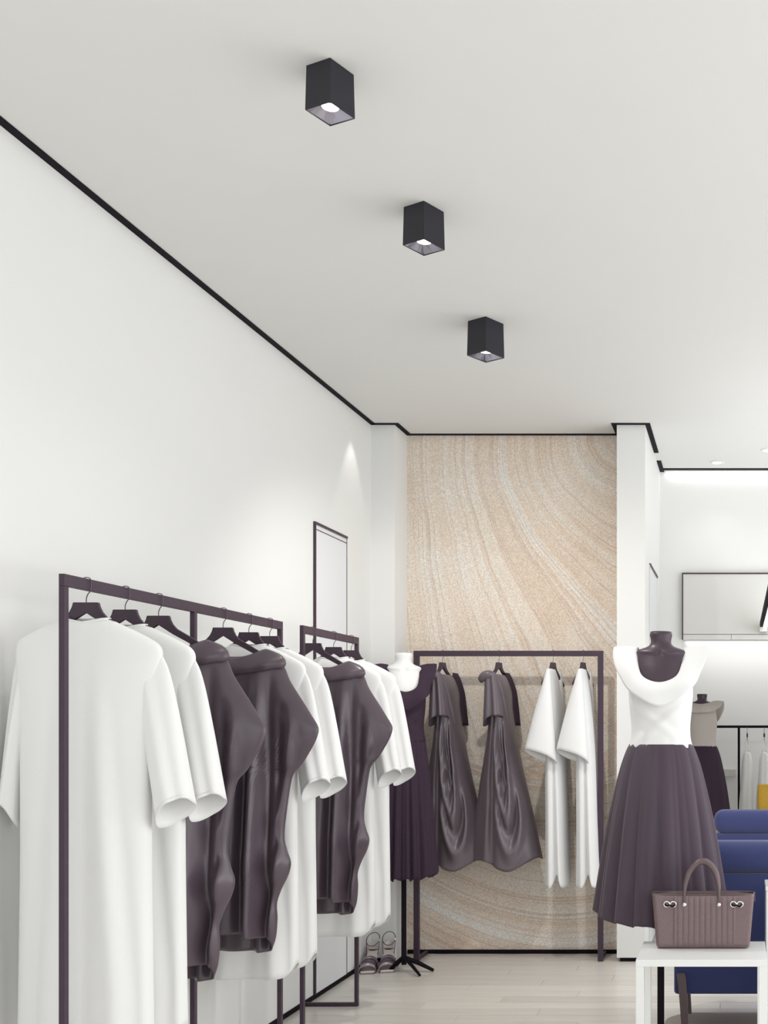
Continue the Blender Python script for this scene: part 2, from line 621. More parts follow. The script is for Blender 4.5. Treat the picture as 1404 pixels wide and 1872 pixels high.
lt = empty('glow_panel', (0.146, 5.5, 2.06))  # made-up glowing panel and bar, standing in for a mirrored ceiling gap
tag(lt, 'made-up slim black-edged glowing panel for a mirror reflection below cabinet front', 'glowing panel')
boxo('edge_bar', 0, 0.022, -0.24, 1.98, 0, 0.035, M_BLACK, lt, bevel=0.002)
boxo('glow_face', 0.024, 0.40, -0.22, 1.98, 0.004, 0.03, M_LED, lt)
boxo('wall_bracket', 0.0, 0.05, 1.982, 2.10, -0.03, 0.03, M_FASCIA, lt)

led = boxo('led_strip', X_PR + 0.02, XR - 0.02, Y_END - 0.03, Y_END - 0.002, 2.20, 2.26, M_LED)
tag(led, 'glowing white light strip along top of the alcove wall under cabinet', 'light strip')
area('led_alcove', (1.0, Y_END - 0.25, 2.28), (math.radians(-8), 0, 0), 3.2, 0.1, 11)
area('led_alcove_front', (1.0, Y_BR + 0.5, 2.28), (math.radians(15), 0, 0), 3.0, 0.2, 12)

ar = empty('alcove_rail', (0.0, 10.75, 0))
tag(ar, 'thin black clothes rail with upright in the far alcove', 'clothes rack')
boxo('rail', -0.33, 1.7, -0.012, 0.012, 1.352, 1.377, M_BLACK, ar, bevel=0.002)
for px in (-0.32, 0.004, 1.68):
    boxo('upright', px - 0.012, px + 0.012, -0.012, 0.012, 0, 1.352, M_BLACK, ar, bevel=0.002)
sh = boxo('wall_ledge', X_PR + 0.002, -0.03, Y_END - 0.10, Y_END - 0.002, 0.86, 0.93, M_FASCIA)
tag(sh, 'shallow pale grey ledge on alcove wall left of black upright', 'shelf')

# recessed downlights
for i, (dx, dy, lab) in enumerate(((-0.144, 7.37, 'small recessed round downlight in ceiling near back right wall'),
                                   (0.19, 7.04, 'small recessed round downlight cut by the right picture edge'))):
    dl = empty('recessed_downlight', (dx, dy, H))
    tag(dl, lab, 'downlight', 'recessed downlights')
    rings = []
    for r, z in ((0.030, -0.001), (0.034, -0.006), (0.046, -0.006), (0.049, -0.001)):
        rings.append([(r * math.cos(2 * PI * k / 32), r * math.sin(2 * PI * k / 32), z) for k in range(32)])
    V, F = loft_vf(rings)
    mk('trim_ring', V, F, M_RING, dl, smooth=True)
    V = [(0.031 * math.cos(2 * PI * k / 32), 0.031 * math.sin(2 * PI * k / 32), -0.002) for k in range(32)]
    mk('lens', V, [tuple(range(32))], M_BULB, dl)
    s = spot('downlight_beam', (dx, dy, H - 0.012), (0, 0, 0), 2.2, math.radians(100), 0.7)

# ------------------------------------------------------------------ surface-mounted ceiling lamps


def ceiling_lamp():
    root = empty('ceiling_lamp', (0, 0, H))
    hd = 0.0600           # half diagonal
    tp = 1.05
    hh = 0.119

    def sq(r, z):
        return [(r, 0, z), (0, r, z), (-r, 0, z), (0, -r, z)]
    V, F = loft_vf([sq(hd, 0), sq(hd * tp, -hh), sq(hd * tp * 0.955, -hh), sq(hd * tp * 0.955, -hh + 0.004)], cap0=True)
    mk('housing', V, F, M_LAMP, root, bevel=0.0008)
    # pyramid reflector up to a round aperture
    n = 32
    r0, r1 = [], []
    R = hd * tp * 0.955
    for k in range(n):
        a = 2 * PI * k / n
        c, s = math.cos(a), math.sin(a)
        q = R / (abs(c) + abs(s))
        r0.append((q * c, q * s, -hh + 0.003))
        r1.append((0.020 * c, 0.020 * s, -hh + 0.021))
    V, F = loft_vf([r0, r1])
    mk('reflector', V, F, M_REFL, root)
    V = [(0.0215 * math.cos(2 * PI * k / 32), 0.0215 * math.sin(2 * PI * k / 32), -hh + 0.019) for k in range(32)]
    mk('bulb', V, [tuple(range(32))], M_BULB, root)
    return root


lamp0 = ceiling_lamp()
for i, (lx, ly, sc, lab) in enumerate(((-1.096, 2.937, 1.0, 'black square ceiling lamp, the largest and nearest of three'),
                                       (-1.074, 3.735, 1.10, 'black square ceiling lamp, the middle one of three'),
                                       (-1.107, 4.792, 1.27, 'black square ceiling lamp, the farthest and smallest in view of three'))):
    o = lamp0 if i == 0 else copy_tree(lamp0)
    o.location = (lx, ly, H)
    o.scale = (sc, sc, sc)
    o.rotation_euler = (0, 0, math.atan2(-lx, ly))
    tag(o, lab, 'ceiling lamp', 'square ceiling lamps in a row')
    spot('lamp_beam', (lx, ly, H - 0.135 * sc), (math.radians((0, 0, 24)[i]), 0, 0), (9, 11, 62)[i], math.radians(135), 0.8, 0.03)

# ------------------------------------------------------------------ wall clothes racks
RX = -1.915
RZ = 1.83


def wall_rack(name, ys, label, loc_x=RX):
    root = empty(name, (loc_x, ys[0], 0))
    tag(root, label, 'clothes rack', 'dark metal clothes racks')
    L = ys[-1] - ys[0]
    w, d = 0.0085, 0.010
    boxo('top_rail', -w, w, -d, L + d, RZ - 0.034, RZ, M_RACK, root, bevel=0.0012)
    for yy in ys:
        boxo('post', -w, w, yy - ys[0] - d, yy - ys[0] + d, 0, RZ - 0.034, M_RACK, root, bevel=0.0012)
        boxo('foot', XL - loc_x + 0.008, -w, yy - ys[0] - d, yy - ys[0] + d, 0.0, 0.018, M_RACK, root, bevel=0.001)
    return root


def depth_at(px, xw):
    return FPX * xw / (px - 1350.0)


R1 = (3.105, 3.845, 4.57)
R2 = (4.755, 5.43)
wall_rack('clothes_rack', R1, 'long dark clothes rack with three posts along the left wall, nearest')
wall_rack('clothes_rack', R2, 'short dark two-post clothes rack along left wall, farther than the long one', -1.895)

rb = empty('clothes_rack', (-1.897, 6.45, 0))
tag(rb, 'wide dark clothes rack standing in front of the sandstone wall', 'clothes rack', 'dark metal clothes racks')
LW = -0.813 + 1.897
boxo('top_rail', -0.016, LW + 0.016, -0.012, 0.012, RZ - 0.032, RZ, M_RACK, rb, bevel=0.0012)
for px in (0, LW):
    boxo('post', px - 0.016, px + 0.016, -0.012, 0.012, 0, RZ - 0.032, M_RACK, rb, bevel=0.0012)
    boxo('foot', px - 0.010, px + 0.010, 0.012, Y_STONE - 6.45 - 0.012, 0, 0.02, M_RACK, rb, bevel=0.001)

# ------------------------------------------------------------------ hangers


def make_hanger(zr=RZ, drop=0.0):
    """hanger in the xz plane; local origin on the floor below the rail"""
    root = empty('clothes_hanger')
    zt = zr - 0.069 - drop
    up = [(0.036, 0), (0.040, -0.014), (0.047, -0.028), (0.060, -0.043), (0.10, -0.066), (0.135, -0.088), (0.195, -0.124)]
    lo = [(0.195, -0.139), (0.131, -0.106), (0.05, -0.062), (0.0, -0.030)]
    half = up + lo
    prof = [(x, z) for x, z in half] + [(-x, z) for x, z in reversed(half[:-1])]
    n = len(prof)
    V = [(x, -0.006 if abs(x) < 0.1 else -0.004, zt + z) for x, z in prof] + [(x, 0.006 if abs(x) < 0.1 else 0.004, zt + z) for x, z in prof]
    F = [tuple(range(n)), tuple(range(2 * n - 1, n - 1, -1))] + [(i, (i + 1) % n, n + (i + 1) % n, n + i) for i in range(n)]
    mk('hanger_body', V, F, M_HANGER, root, bevel=0.001)
    # wire hook over the rail (x across the rail)
    pts = [(0, 0, zt - 0.004), (0.0, 0, zt + 0.012), (0.004, 0, zt + 0.024), (0.0125, 0, zr - 0.032), (0.0128, 0, zr - 0.004), (0.007, 0, zr + 0.0035),
           (-0.004, 0, zr + 0.0042), (-0.0125, 0, zr - 0.002), (-0.0135, 0, zr - 0.016)]
    P = curve_pts(pts, 28)
    V, F = tube_vf(P, 0.0015, 6)
    mk('hook', V, F, M_WIRE, root, smooth=True)
    return root


# ------------------------------------------------------------------ garments on the wall racks


def garment_rows(keys, zs):
    return smooth_keys(sorted(keys), zs)


def body_loft(keys, zs, foldf, n=96, p=0.62, hemf=None):
    """keys: (z, hw, depth, cx); foldf(x, z, side) -> y offset"""
    rows = garment_rows(keys, zs)
    rings = []
    for z, (hw, dp, cx) in zip(zs, rows):
        ring = []
        for k in range(n):
            a = 2 * PI * k / n
            c, s = math.cos(a), math.sin(a)
            x = cx + hw * spow(c, 0.85)
            side = -1 if s > 0 else 1      # front faces -y
            y = -dp * spow(s, p)
            edge = min(1.0, (1 - min(1.0, abs(x - cx) / max(hw, 1e-4))) / 0.12)
            y += foldf(x, z, side) * edge
            zz = z + (hemf(x, z, s, hw, cx) if hemf else 0.0)
            ring.append((x, y, zz))
        rings.append(ring)
    return rings


def squash(rings, lim=0.185, f=0.40):
    out = []
    for r in rings:
        out.append([(x if x > -lim else -lim - (-x - lim) * f, y, z) for x, y, z in r])
    return out


def make_tunic():
    root = empty('tunic')
    keys = [(1.712, 0.066, 0.020, 0), (1.700, 0.092, 0.023, 0), (1.678, 0.140, 0.027, 0), (1.655, 0.184, 0.029, 0), (1.640, 0.207, 0.030, 0), (1.618, 0.219, 0.031, 0),
            (1.58, 0.216, 0.033, 0), (1.50, 0.200, 0.038, 0), (1.40, 0.188, 0.044, 0), (1.25, 0.185, 0.048, 0),
            (1.0, 0.184, 0.05, 0), (0.7, 0.187, 0.054, 0), (0.416, 0.190, 0.058, 0)]
    zs = list(np.linspace(1.712, 1.60, 16)) + list(np.linspace(1.58, 0.416, 44))

    def fold(x, z, side):
        d = max(0.0, 1.62 - z)
        g = 0.0
        for xi, sl, w, A in ((0.09, 0.02, 0.030, -0.016), (-0.06, -0.015, 0.034, -0.012), (0.015, 0.0, 0.03, 0.010), (-0.125, 0.0, 0.025, 0.010), (0.145, 0.01, 0.02, 0.008)):
            xc = xi * (0.55 + 0.45 * min(1, d)) + sl * d
            g += A * min(1.0, d * 1.6) * math.exp(-((x - xc) / w) ** 2)
        return g * (1 if side < 0 else 0.6)

    def hem(x, z, s, hw, cx):
        w = max(0.0, (0.9 - z) / 0.484)
        e = max(0.0, (abs(x - cx) / hw - 0.72) / 0.28)
        zz = 0.05 * w ** 3 * e ** 2.2
        if z > 1.66:                       # neckline dips at the front
            zz -= 0.012 * max(0, s) * ((z - 1.66) / 0.052) ** 2 * (1 - min(1, abs(x) / 0.12))
        return zz
    V, F = loft_vf(squash(body_loft(keys, zs, fold, hemf=hem)))
    mk('body', V, F, M_WHITE, root, smooth=True, solid=0.0016)
    # neckband
    ring = []
    for r_, dz in ((1.0, 0.0), (1.02, 0.006), (0.93, 0.006), (0.92, -0.004)):
        ring.append([(0.068 * r_ * spow(math.cos(2 * PI * k / 40), 0.85), -0.022 * r_ * spow(math.sin(2 * PI * k / 40), 0.62),
                      1.710 + dz - 0.012 * max(0, math.sin(2 * PI * k / 40)) * (1 - abs(math.cos(2 * PI * k / 40)))) for k in range(40)])
    V, F = loft_vf(ring + [ring[0]])
    mk('neckband', V, F, M_WHITE, root, smooth=True)
    # sleeves: (t) centre x, centre z, half width, half depth
    for sg in (1, -1):
        rings = []
        K = [(0, 0.162, 1.608, 0.057, 0.008), (0.12, 0.180, 1.568, 0.057, 0.014), (0.25, 0.197, 1.505, 0.056, 0.022), (0.5, 0.223, 1.375, 0.053, 0.035), (0.8, 0.248, 1.225, 0.051, 0.046), (1.0, 0.262, 1.135, 0.051, 0.050)]
        ts = np.linspace(0, 1, 26)
        R = smooth_keys(K, ts)
        n = 48
        for t, (cx, cz, hw, dp) in zip(ts, R):
            ring = []
            for k in range(n):
                a = 2 * PI * k / n
                c, s = math.cos(a), math.sin(a)
                dx, dy = hw * spow(c, 0.9), -dp * spow(s, 0.8)
                dy += -0.010 * math.exp(-((dx + 0.012 - 0.01 * t) / 0.014) ** 2) * (1 if s > 0 else 0) * (0.3 + 0.7 * t)
                dy += 0.008 * math.exp(-((dx - 0.02) / 0.012) ** 2) * (1 if s > 0 else 0) * t
                # cuff is cut so that the inner corner hangs lower and the front edge sits higher
                dz = 0.036 * c * t ** 2 + (0.040 * max(0, s) - 0.012 * max(0, -s)) * t ** 3
                ring.append((sg * (cx + dx), dy, cz + dz))
            rings.append(ring)
        rings = squash(rings)
        V, F = loft_vf(rings)
        mk('sleeve', V, F, M_WHITE, root, smooth=True, solid=0.0016)
        # stitched cuff band
        e = rings[-1]
        e2 = rings[-2]
        band = []
        for f, o_ in ((0.0, 1.0), (0.0, 1.015), (0.9, 1.015), (0.9, 1.0)):
            rr = []
            for p0, p1 in zip(e, e2):
                q = Vector(p0).lerp(Vector(p1), f)
                cxx, cyy = (0.262 if sg > 0 else -0.216), 0
                rr.append((cxx + (q.x - cxx) * o_, cyy + (q.y - cyy) * (o_ + 0.01 * (o_ > 1)), q.z))
            band.append(rr)
        V, F = loft_vf(band + [band[0]])
        mk('cuff', V, F, M_WHITE, root, smooth=True)
    return root


def make_batwing():
    """dark draped dress with bat sleeves and a folded cowl collar"""
    root = empty('draped_dress')
    keys = [(1.650, 0.165, 0.030, 0), (1.636, 0.205, 0.036, 0), (1.615, 0.226, 0.042, 0), (1.561, 0.249, 0.048, 0), (1.477, 0.302, 0.050, 0), (1.43, 0.3305, 0.050, 0), (1.402, 0.348, 0.048, 0), (1.386, 0.354, 0.047, 0), (1.368, 0.352, 0.046, 0),
            (1.335, 0.340, 0.048, 0), (1.285, 0.312, 0.05, 0), (1.246, 0.287, 0.054, 0), (1.228, 0.268, 0.056, 0), (1.20, 0.254, 0.058, 0), (1.08, 0.235, 0.062, 0), (0.979, 0.226, 0.066, 0), (0.93, 0.237, 0.068, 0), (0.886, 0.250, 0.07, 0),
            (0.84, 0.240, 0.068, 0), (0.79, 0.216, 0.066, 0), (0.735, 0.198, 0.064, 0), (0.68, 0.200, 0.062, 0), (0.60, 0.194, 0.06, 0), (0.553, 0.180, 0.058, 0)]
    zs = list(np.linspace(1.650, 1.60, 8)) + list(np.linspace(1.59, 0.553, 84))

    def fold(x, z, side):
        d = max(0.0, 1.62 - z)
        f = min(1.0, d * 2.5)
        g = 0.0
        fr = side < 0
        # long standing folds from the shoulders
        for xi, xe, w, A in ((0.150, 0.118, 0.017, -0.046), (0.108, 0.078, 0.022, 0.030), (0.190, 0.158, 0.020, 0.034), (0.02, 0.010, 0.035, -0.016), (-0.06, -0.05, 0.026, 0.024),
                             (-0.12, -0.10, 0.022, -0.030), (-0.17, -0.15, 0.02, 0.02)):
            xc = xi + (xe - xi) * min(1, d)
            g += A * f * math.exp(-((x - xc) / w) ** 2)
        for sg in (1, -1):
            xa = sg * x
            # soft pull lines from the armpit up to the shoulder and down into the skirt
            for x0, z0, x1, z1, w, A in ((0.205, 1.10, 0.225, 1.45, 0.017, 0.026), (0.245, 1.16, 0.262, 1.40, 0.016, -0.016), (0.225, 1.20, 0.300, 1.30, 0.022, 0.012),
                                         (0.150, 0.60, 0.215, 1.00, 0.018, 0.026), (0.192, 0.80, 0.228, 0.96, 0.020, -0.030), (0.178, 0.56, 0.185, 0.76, 0.014, -0.016)):
                ux, uz = x1 - x0, z1 - z0
                ll = ux * ux + uz * uz
                t = ((xa - x0) * ux + (z - z0) * uz) / ll
                tt = min(1.0, max(0.0, t))
                dist = math.hypot(xa - x0 - ux * tt, (z - z0 - uz * tt) * 0.55)
                g += A * math.exp(-(dist / w) ** 2) * (0.35 + 0.65 * math.sin(PI * tt) if 0 < tt < 1 else 0.35)
        return g if fr else 0.5 * g

    def hem(x, z, s, hw, cx):
        w = max(0.0, (0.95 - z) / 0.40)
        zz = w ** 2 * (0.085 * max(0.0, s) ** 0.6 - 0.006)
        zz += 0.02 * w ** 3 * max(0.0, (abs(x) / hw - 0.8) / 0.2) ** 2
        if z > 1.58:
            zz -= 0.03 * max(0, s) * ((z - 1.58) / 0.07) * (1 - min(1, abs(x) / 0.16) ** 2)
        return zz
    V, F = loft_vf(squash(body_loft(keys, zs, fold, n=168, p=1.05, hemf=hem), 0.185, 0.30))
    mk('body', V, F, M_DARK, root, smooth=True, solid=0.002)
    # cowl collar, a soft roll around the wide neck that widens over the shoulders
    rings = []
    n, m = 72, 18
    for k in range(n):
        a = 2 * PI * k / n
        c, s = math.cos(a), math.sin(a)
        cx, cy = 0.178 * spow(c, 0.75), -0.040 * spow(s, 0.7)
        cz = 1.628 + 0.024 * abs(c) ** 2 - (0.012 if s > 0 else -0.004) * abs(s) ** 1.5
        wob = 0.005 * math.sin(5 * a + 0.6) + 0.003 * math.sin(11 * a)
        ro = 0.040 + 0.014 * abs(c) ** 3 + wob          # radial half size
        rv = 0.024 + 0.005 * math.sin(3 * a + 1.0) + 0.014 * max(0, s)   # vertical half size
        nx, ny = c, -s
        ll = math.hypot(nx, ny * 1.0) or 1
        nx, ny = nx / ll, ny / ll
        ring = []
        for j in range(m):
            b = 2 * PI * j / m
            rr = (ro if math.cos(b) > 0 else ro * 0.55) * (1.0 if abs(c) > 0.5 else 0.45 + 0.55 * abs(c) / 0.5)
            dd = rr * math.cos(b)
            dz = rv * math.sin(b) - 0.42 * max(0.0, dd) + 0.003 * math.sin(3 * b + 4 * a)
            ring.append((cx + nx * dd, cy + ny * dd * 0.8, cz + dz))
        rings.append(ring)
    V, F = loft_vf(rings + [rings[0]])
    V = squash([V], 0.17, 0.5)[0]
    mk('cowl_collar', V, F, M_DARK, root, smooth=True)
    return root


hg0 = make_hanger()
tu0 = make_tunic()
ba0 = make_batwing()
first = {'h': True, 't': True, 'b': True}


def take(proto, key):
    if first[key]:
        first[key] = False
        return proto
    return copy_tree(proto)


# (hook px in the photograph -> distance along the rail), kind, turn, labels
spots = [
    (158, 't', 1.0, 'white short-sleeved tunic hanging nearest on the long rack, beside the first post', 'dark wooden hanger nearest the first post of the long rack'),
    (229, 't', -1.5, 'white short-sleeved tunic second on the long rack, before the first dark dress', 'dark wooden hanger second from the near post of the long rack'),
    (290, 'b', 0.0, 'dark purple-grey draped dress before the middle post of the long rack', 'dark wooden hanger just before the middle post of the long rack'),
    (408, 'b', 0.0, 'dark purple-grey draped dress after the middle post of the long rack', 'dark wooden hanger just after the middle post of the long rack'),
    (455, 't', 1.0, 'white short-sleeved tunic right behind the second dark dress on long rack', 'dark wooden hanger second from the far post of the long rack'),
    (493, 't', -1.0, 'white short-sleeved tunic last on the long rack, by its far post', 'dark wooden hanger beside the far post of the long rack'),
    (572, 'b', 0.0, 'dark purple-grey draped dress first on the short left wall rack', 'dark wooden hanger first on the short left wall rack'),
    (610, 't', 1.0, 'white short-sleeved tunic in the middle of the short left wall rack', 'dark wooden hanger in the middle of the short left wall rack'),
    (642, 't', -1.0, 'white short-sleeved tunic last on the short rack, beside the white mannequin', 'dark wooden hanger last on the short left wall rack'),
]
for px, kind, turn, lab, hlab in spots:
    rx = RX if px < 540 else -1.895
    yy = depth_at(px, rx)
    h = take(hg0, 'h')
    h.location = (rx, yy, 0)
    h.rotation_euler = (0, 0, math.radians(turn))
    tag(h, hlab, 'hanger', 'hangers on the left wall racks')
    g = take(tu0 if kind == 't' else ba0, kind)
    g.location = (rx, yy, 0)
    g.rotation_euler = (0, 0, math.radians(turn))
    if kind == 't':
        tag(g, lab, 'tunic', 'white tunics on the left wall racks')
    else:
        tag(g, lab, 'dress', 'dark draped dresses on the left wall racks')

# ------------------------------------------------------------------ garments on the back rack (seen from their narrow side)
BY = 6.45
BPX = FPX / BY


def bx_(px):
    return (px - 1350) / BPX


def bz_(py):
    return EYE - (py - 1320) / BPX


def side_hanger(x, label, first_one=None):
    h = copy_tree(hg0)
    h.location = (x, BY, 0)
    h.rotation_euler = (0, 0, math.radians(78))
    h.scale = (0.9, 0.9, 1)
    tag(h, label, 'hanger', 'hangers on the back rack')
    return h


def make_side_dress():
    """draped dark dress, its shoulders running away from the viewer; local x = along the rail"""
    root = empty('swag_dress')
    c0 = bx_(912)

    def z(zy):
        return bz_(1160 + zy / 3.12)

    def x(zx):
        return bx_(680 + zx / 3.12) - c0
    rows = [(232, 690, 752), (260, 684, 768), (330, 680, 790), (420, 678, 797), (520, 674, 810), (620, 662, 826), (720, 645, 846), (820, 627, 868), (920, 612, 892),
            (1020, 596, 916), (1120, 580, 937), (1200, 568, 955), (1275, 556, 971)]
    keys = []
    for zy, l, r in rows:
        t = (zy - 232) / 1043.0
        keys.append((z(zy), (x(r) - x(l)) / 2, 0.140 + 0.030 * min(1, t * 3) - 0.01 * t, (x(r) + x(l)) / 2))
    zs = np.linspace(z(232), z(1275), 70)
    rows_ = smooth_keys(sorted(keys), zs)
    rings = []
    n = 120
    for zz, (hw, dp, cx) in zip(zs, rows_):
        t = (z(232) - zz) / (z(232) - z(1275))
        ring = []
        for k in range(n):
            a = 2 * PI * k / n
            c, s = math.cos(a), math.sin(a)
            px, py = cx + hw * spow(c, 0.9), -dp * spow(s, 0.9)
            xn = c
            d = 0.0
            if s > 0:
                # long loops of cloth hanging down the near side
                for ex, et, rx, rt, A in ((0.26, 0.30, 0.30, 0.46, 0.042), (0.34, 0.66, 0.40, 0.26, 0.034), (0.22, 0.30, 0.13, 0.34, 0.026)):
                    if t > et - 0.05:
                        r = math.hypot((xn - ex) / rx, (t - et) / rt)
                        on = min(1.0, (t - et + 0.05) / 0.12)
                        d -= A * on * math.exp(-((r - 1.0) / 0.16) ** 2)
                        d += 0.75 * A * on * math.exp(-((r - 0.70) / 0.20) ** 2)
                d += 0.020 * math.exp(-((xn + 0.22) / 0.10) ** 2) * min(1, 2 * t)
                d -= 0.014 * math.exp(-((xn + 0.42) / 0.12) ** 2) * t
                d *= min(1.0, s * 1.6)
            wave = 0.03 * t ** 3 * math.cos(3 * a - 0.3) * abs(s)
            hem = t ** 6 * (-0.055 * max(0, s) ** 1.5 * math.exp(-((xn - 0.15) / 0.5) ** 2) + 0.012 * math.sin(4 * a))
            ring.append((px + 0.4 * wave, py + d, zz + hem))
        rings.append(ring)
    V, F = loft_vf(rings, cap0=True)
    mk('body', V, F, M_DARK2, root, smooth=True, solid=0.002)
    # shoulder flap: short wing sleeve folding over the near shoulder, open below
    K = [(0, x(716), z(232), 0.030, 0.035), (0.15, x(718), z(258), 0.036, 0.045), (0.45, x(722), z(335), 0.043, 0.05), (0.75, x(725), z(415), 0.050, 0.055), (1.0, x(727), z(482), 0.055, 0.06)]
    ts = np.linspace(0, 1, 20)
    R = smooth_keys(K, ts)
    rings = []
    for t, (cx, cz, hw, dp) in zip(ts, R):
        ring = []
        for k in range(56):
            a = 2 * PI * k / 56
            c, s = math.cos(a), math.sin(a)
            crease = (0.020 * math.exp(-((c + 0.05) / 0.16) ** 2) - 0.014 * math.exp(-((c - 0.4) / 0.16) ** 2)) * max(0, s) * (0.3 + 0.7 * t)
            ring.append((cx + hw * spow(c, 0.85), -0.165 - dp * spow(s, 0.85) + crease, cz + t ** 2 * (0.012 * c + 0.016 * s - 0.03 * max(0, -c) ** 2)))
        rings.append(ring)
    V, F = loft_vf(rings, cap0=True)
    mk('wing_sleeve', V, F, M_DARK2, root, smooth=True, solid=0.002)
    # rolled collar leaning to the left
    P = [(x(664), -0.178, z(278)), (x(674), -0.192, z(256)), (x(692), -0.198, z(241)), (x(714), -0.19, z(240)), (x(735), -0.16, z(262)), (x(760), -0.13, z(330)), (x(785), -0.10, z(450)), (x(800), -0.08, z(560))]
    Q = curve_pts(P, 40)
    V, F = tube_vf(Q, [min(1.0, 0.45 + i * 0.14) * (0.020 + 0.010 * math.sin(PI * min(1, i / 30))) - (0.014 * max(0, i - 26) / 13) for i in range(40)], 14, flat=0.8)
    mk('rolled_collar', V, F, M_DARK2, root, smooth=True)
    # dark lining of the far shoulder
    rings = []
    for t in np.linspace(0, 1, 12):
        cz = z(216) + (z(520) - z(216)) * t
        cx = x(752) + (x(800) - x(752)) * t ** 0.7
        hw = 0.008 + 0.026 * math.sin(min(1, t * 2.2) * PI / 2) - 0.006 * t
        rings.append([(cx + hw * math.cos(2 * PI * k / 20), 0.10 + 0.06 * math.sin(2 * PI * k / 20), cz) for k in range(20)])
    V, F = loft_vf(rings, cap0=True, cap1=True)
    mk('far_shoulder', V, F, M_CREPE, root, smooth=True)
    return root


sd = make_side_dress()
sd.location = (bx_(912), BY, 0)
tag(sd, 'dark draped swag dress right of another on the back rack, beside the white tees', 'dress', 'draped dresses on the back rack')
s2 = copy_tree(sd)
s2.location = (bx_(814), BY + 0.012, 0)
tag(s2, 'dark draped swag dress leftmost on back rack, partly behind the white mannequin', 'dress', 'draped dresses on the back rack')
side_hanger(bx_(912), 'dark hanger of the right swag dress on the back rack')
side_hanger(bx_(809), 'dark hanger leftmost on the back rack')


def make_side_tee():
    root = empty('long_tee')
    c0 = bx_(1010)

    def z(zy):
        return bz_(1160 + zy / 3.12)

    def x(zx):
        return bx_(680 + zx / 3.12) - c0
    rows = [(200, 1022, 1042), (300, 1015, 1062), (420, 1008, 1078), (560, 1002, 1092), (720, 998, 1102), (900, 998, 1108), (1100, 999, 1114), (1300, 998, 1122), (1425, 996, 1130)]
    keys = [(z(zy), (x(r) - x(l)) / 2, 0.13 + 0.03 * min(1, i / 3), (x(r) + x(l)) / 2) for i, (zy, l, r) in enumerate(rows)]
    zs = np.linspace(z(200), z(1425), 60)
    R = smooth_keys(sorted(keys), zs)
    rings = []
    for zz, (hw, dp, cx) in zip(zs, R):
        t = (z(200) - zz) / (z(200) - z(1425))
        ring = []
        for k in range(72):
            a = 2 * PI * k / 72
            c, s = math.cos(a), math.sin(a)
            d = (0.030 * math.exp(-((c - 0.1) / 0.10) ** 2) - 0.018 * math.exp(-((c - 0.42) / 0.14) ** 2) - 0.014 * math.exp(-((c + 0.35) / 0.16) ** 2)) * max(0, s) * t
            hem = t ** 8 * (0.075 * math.exp(-((c - 0.18) / 0.22) ** 2) * max(0, s))
            ring.append((cx + hw * spow(c, 0.8), -dp * spow(s, 0.8) + d, zz + hem))
        rings.append(ring)
    V, F = loft_vf(rings, cap0=True)
    mk('body', V, F, M_WHITE, root, smooth=True, solid=0.0016)
    # near sleeve: a wide flat triangle with an open slanted hem
    K = [(0, x(1031), z(204), 0.008, 0.02), (0.1, x(1028), z(250), 0.018, 0.03), (0.5, x(1010), z(455), 0.055, 0.045), (1.0, x(994), z(690), 0.092, 0.055)]
    ts = np.linspace(0, 1, 22)
    R = smooth_keys(K, ts)
    rings = []
    for t, (cx, cz, hw, dp) in zip(ts, R):
        ring = []
        for k in range(48):
            a = 2 * PI * k / 48
            c, s = math.cos(a), math.sin(a)
            ring.append((cx + hw * spow(c, 0.9), -0.15 - 0.03 * t - dp * spow(s, 0.8), cz + t ** 1.5 * (-0.034 * c) + t ** 3 * 0.025 * s))
        rings.append(ring)
    V, F = loft_vf(rings, cap0=True)
    mk('sleeve', V, F, M_WHITE, root, smooth=True, solid=0.0016)
    # far sleeve
    rings2 = [[(p[0] + 0.02, -p[1] - 0.02, p[2] + 0.01) for p in r] for r in rings]
    rings2 = [[((p[0] - x(1031)) * 0.55 + x(1045), p[1], p[2]) for p in r] for r in rings2]
    V, F = loft_vf(rings2, cap0=True)
    mk('sleeve', V, F, M_WHITE, root, smooth=True, solid=0.0016)
    return root


te = make_side_tee()
te.location = (bx_(1010), BY, 0)
tag(te, 'long white tee on the back rack, between the dark dresses and its twin', 'long tee', 'white tees on the back rack')
t2 = copy_tree(te)
t2.location = (bx_(1066), BY, 0)
tag(t2, 'long white tee on the back rack closest to the right post', 'long tee', 'white tees on the back rack')
side_hanger(bx_(1011), 'dark hanger of the left white tee on the back rack')
side_hanger(bx_(1066), 'dark hanger rightmost on the back rack')

# ------------------------------------------------------------------ mannequins


def ring_of(z, hw, dp, cy=0.0, cx=0.0, n=64, p=0.95, f=None):
    out = []
    for k in range(n):
        a = 2 * PI * k / n
        c, s = math.cos(a), math.sin(a)
        x, y = cx + hw * spow(c, p), cy - dp * spow(s, p)
        zz = z
        if f:
            x, y, zz = f(a, c, s, x, y, z)
        out.append((x, y, zz))
    return out


def lerp_keys(keys, n):
    zs = np.linspace(keys[0][0], keys[-1][0], n)
    return zs, smooth_keys(sorted(keys), zs)


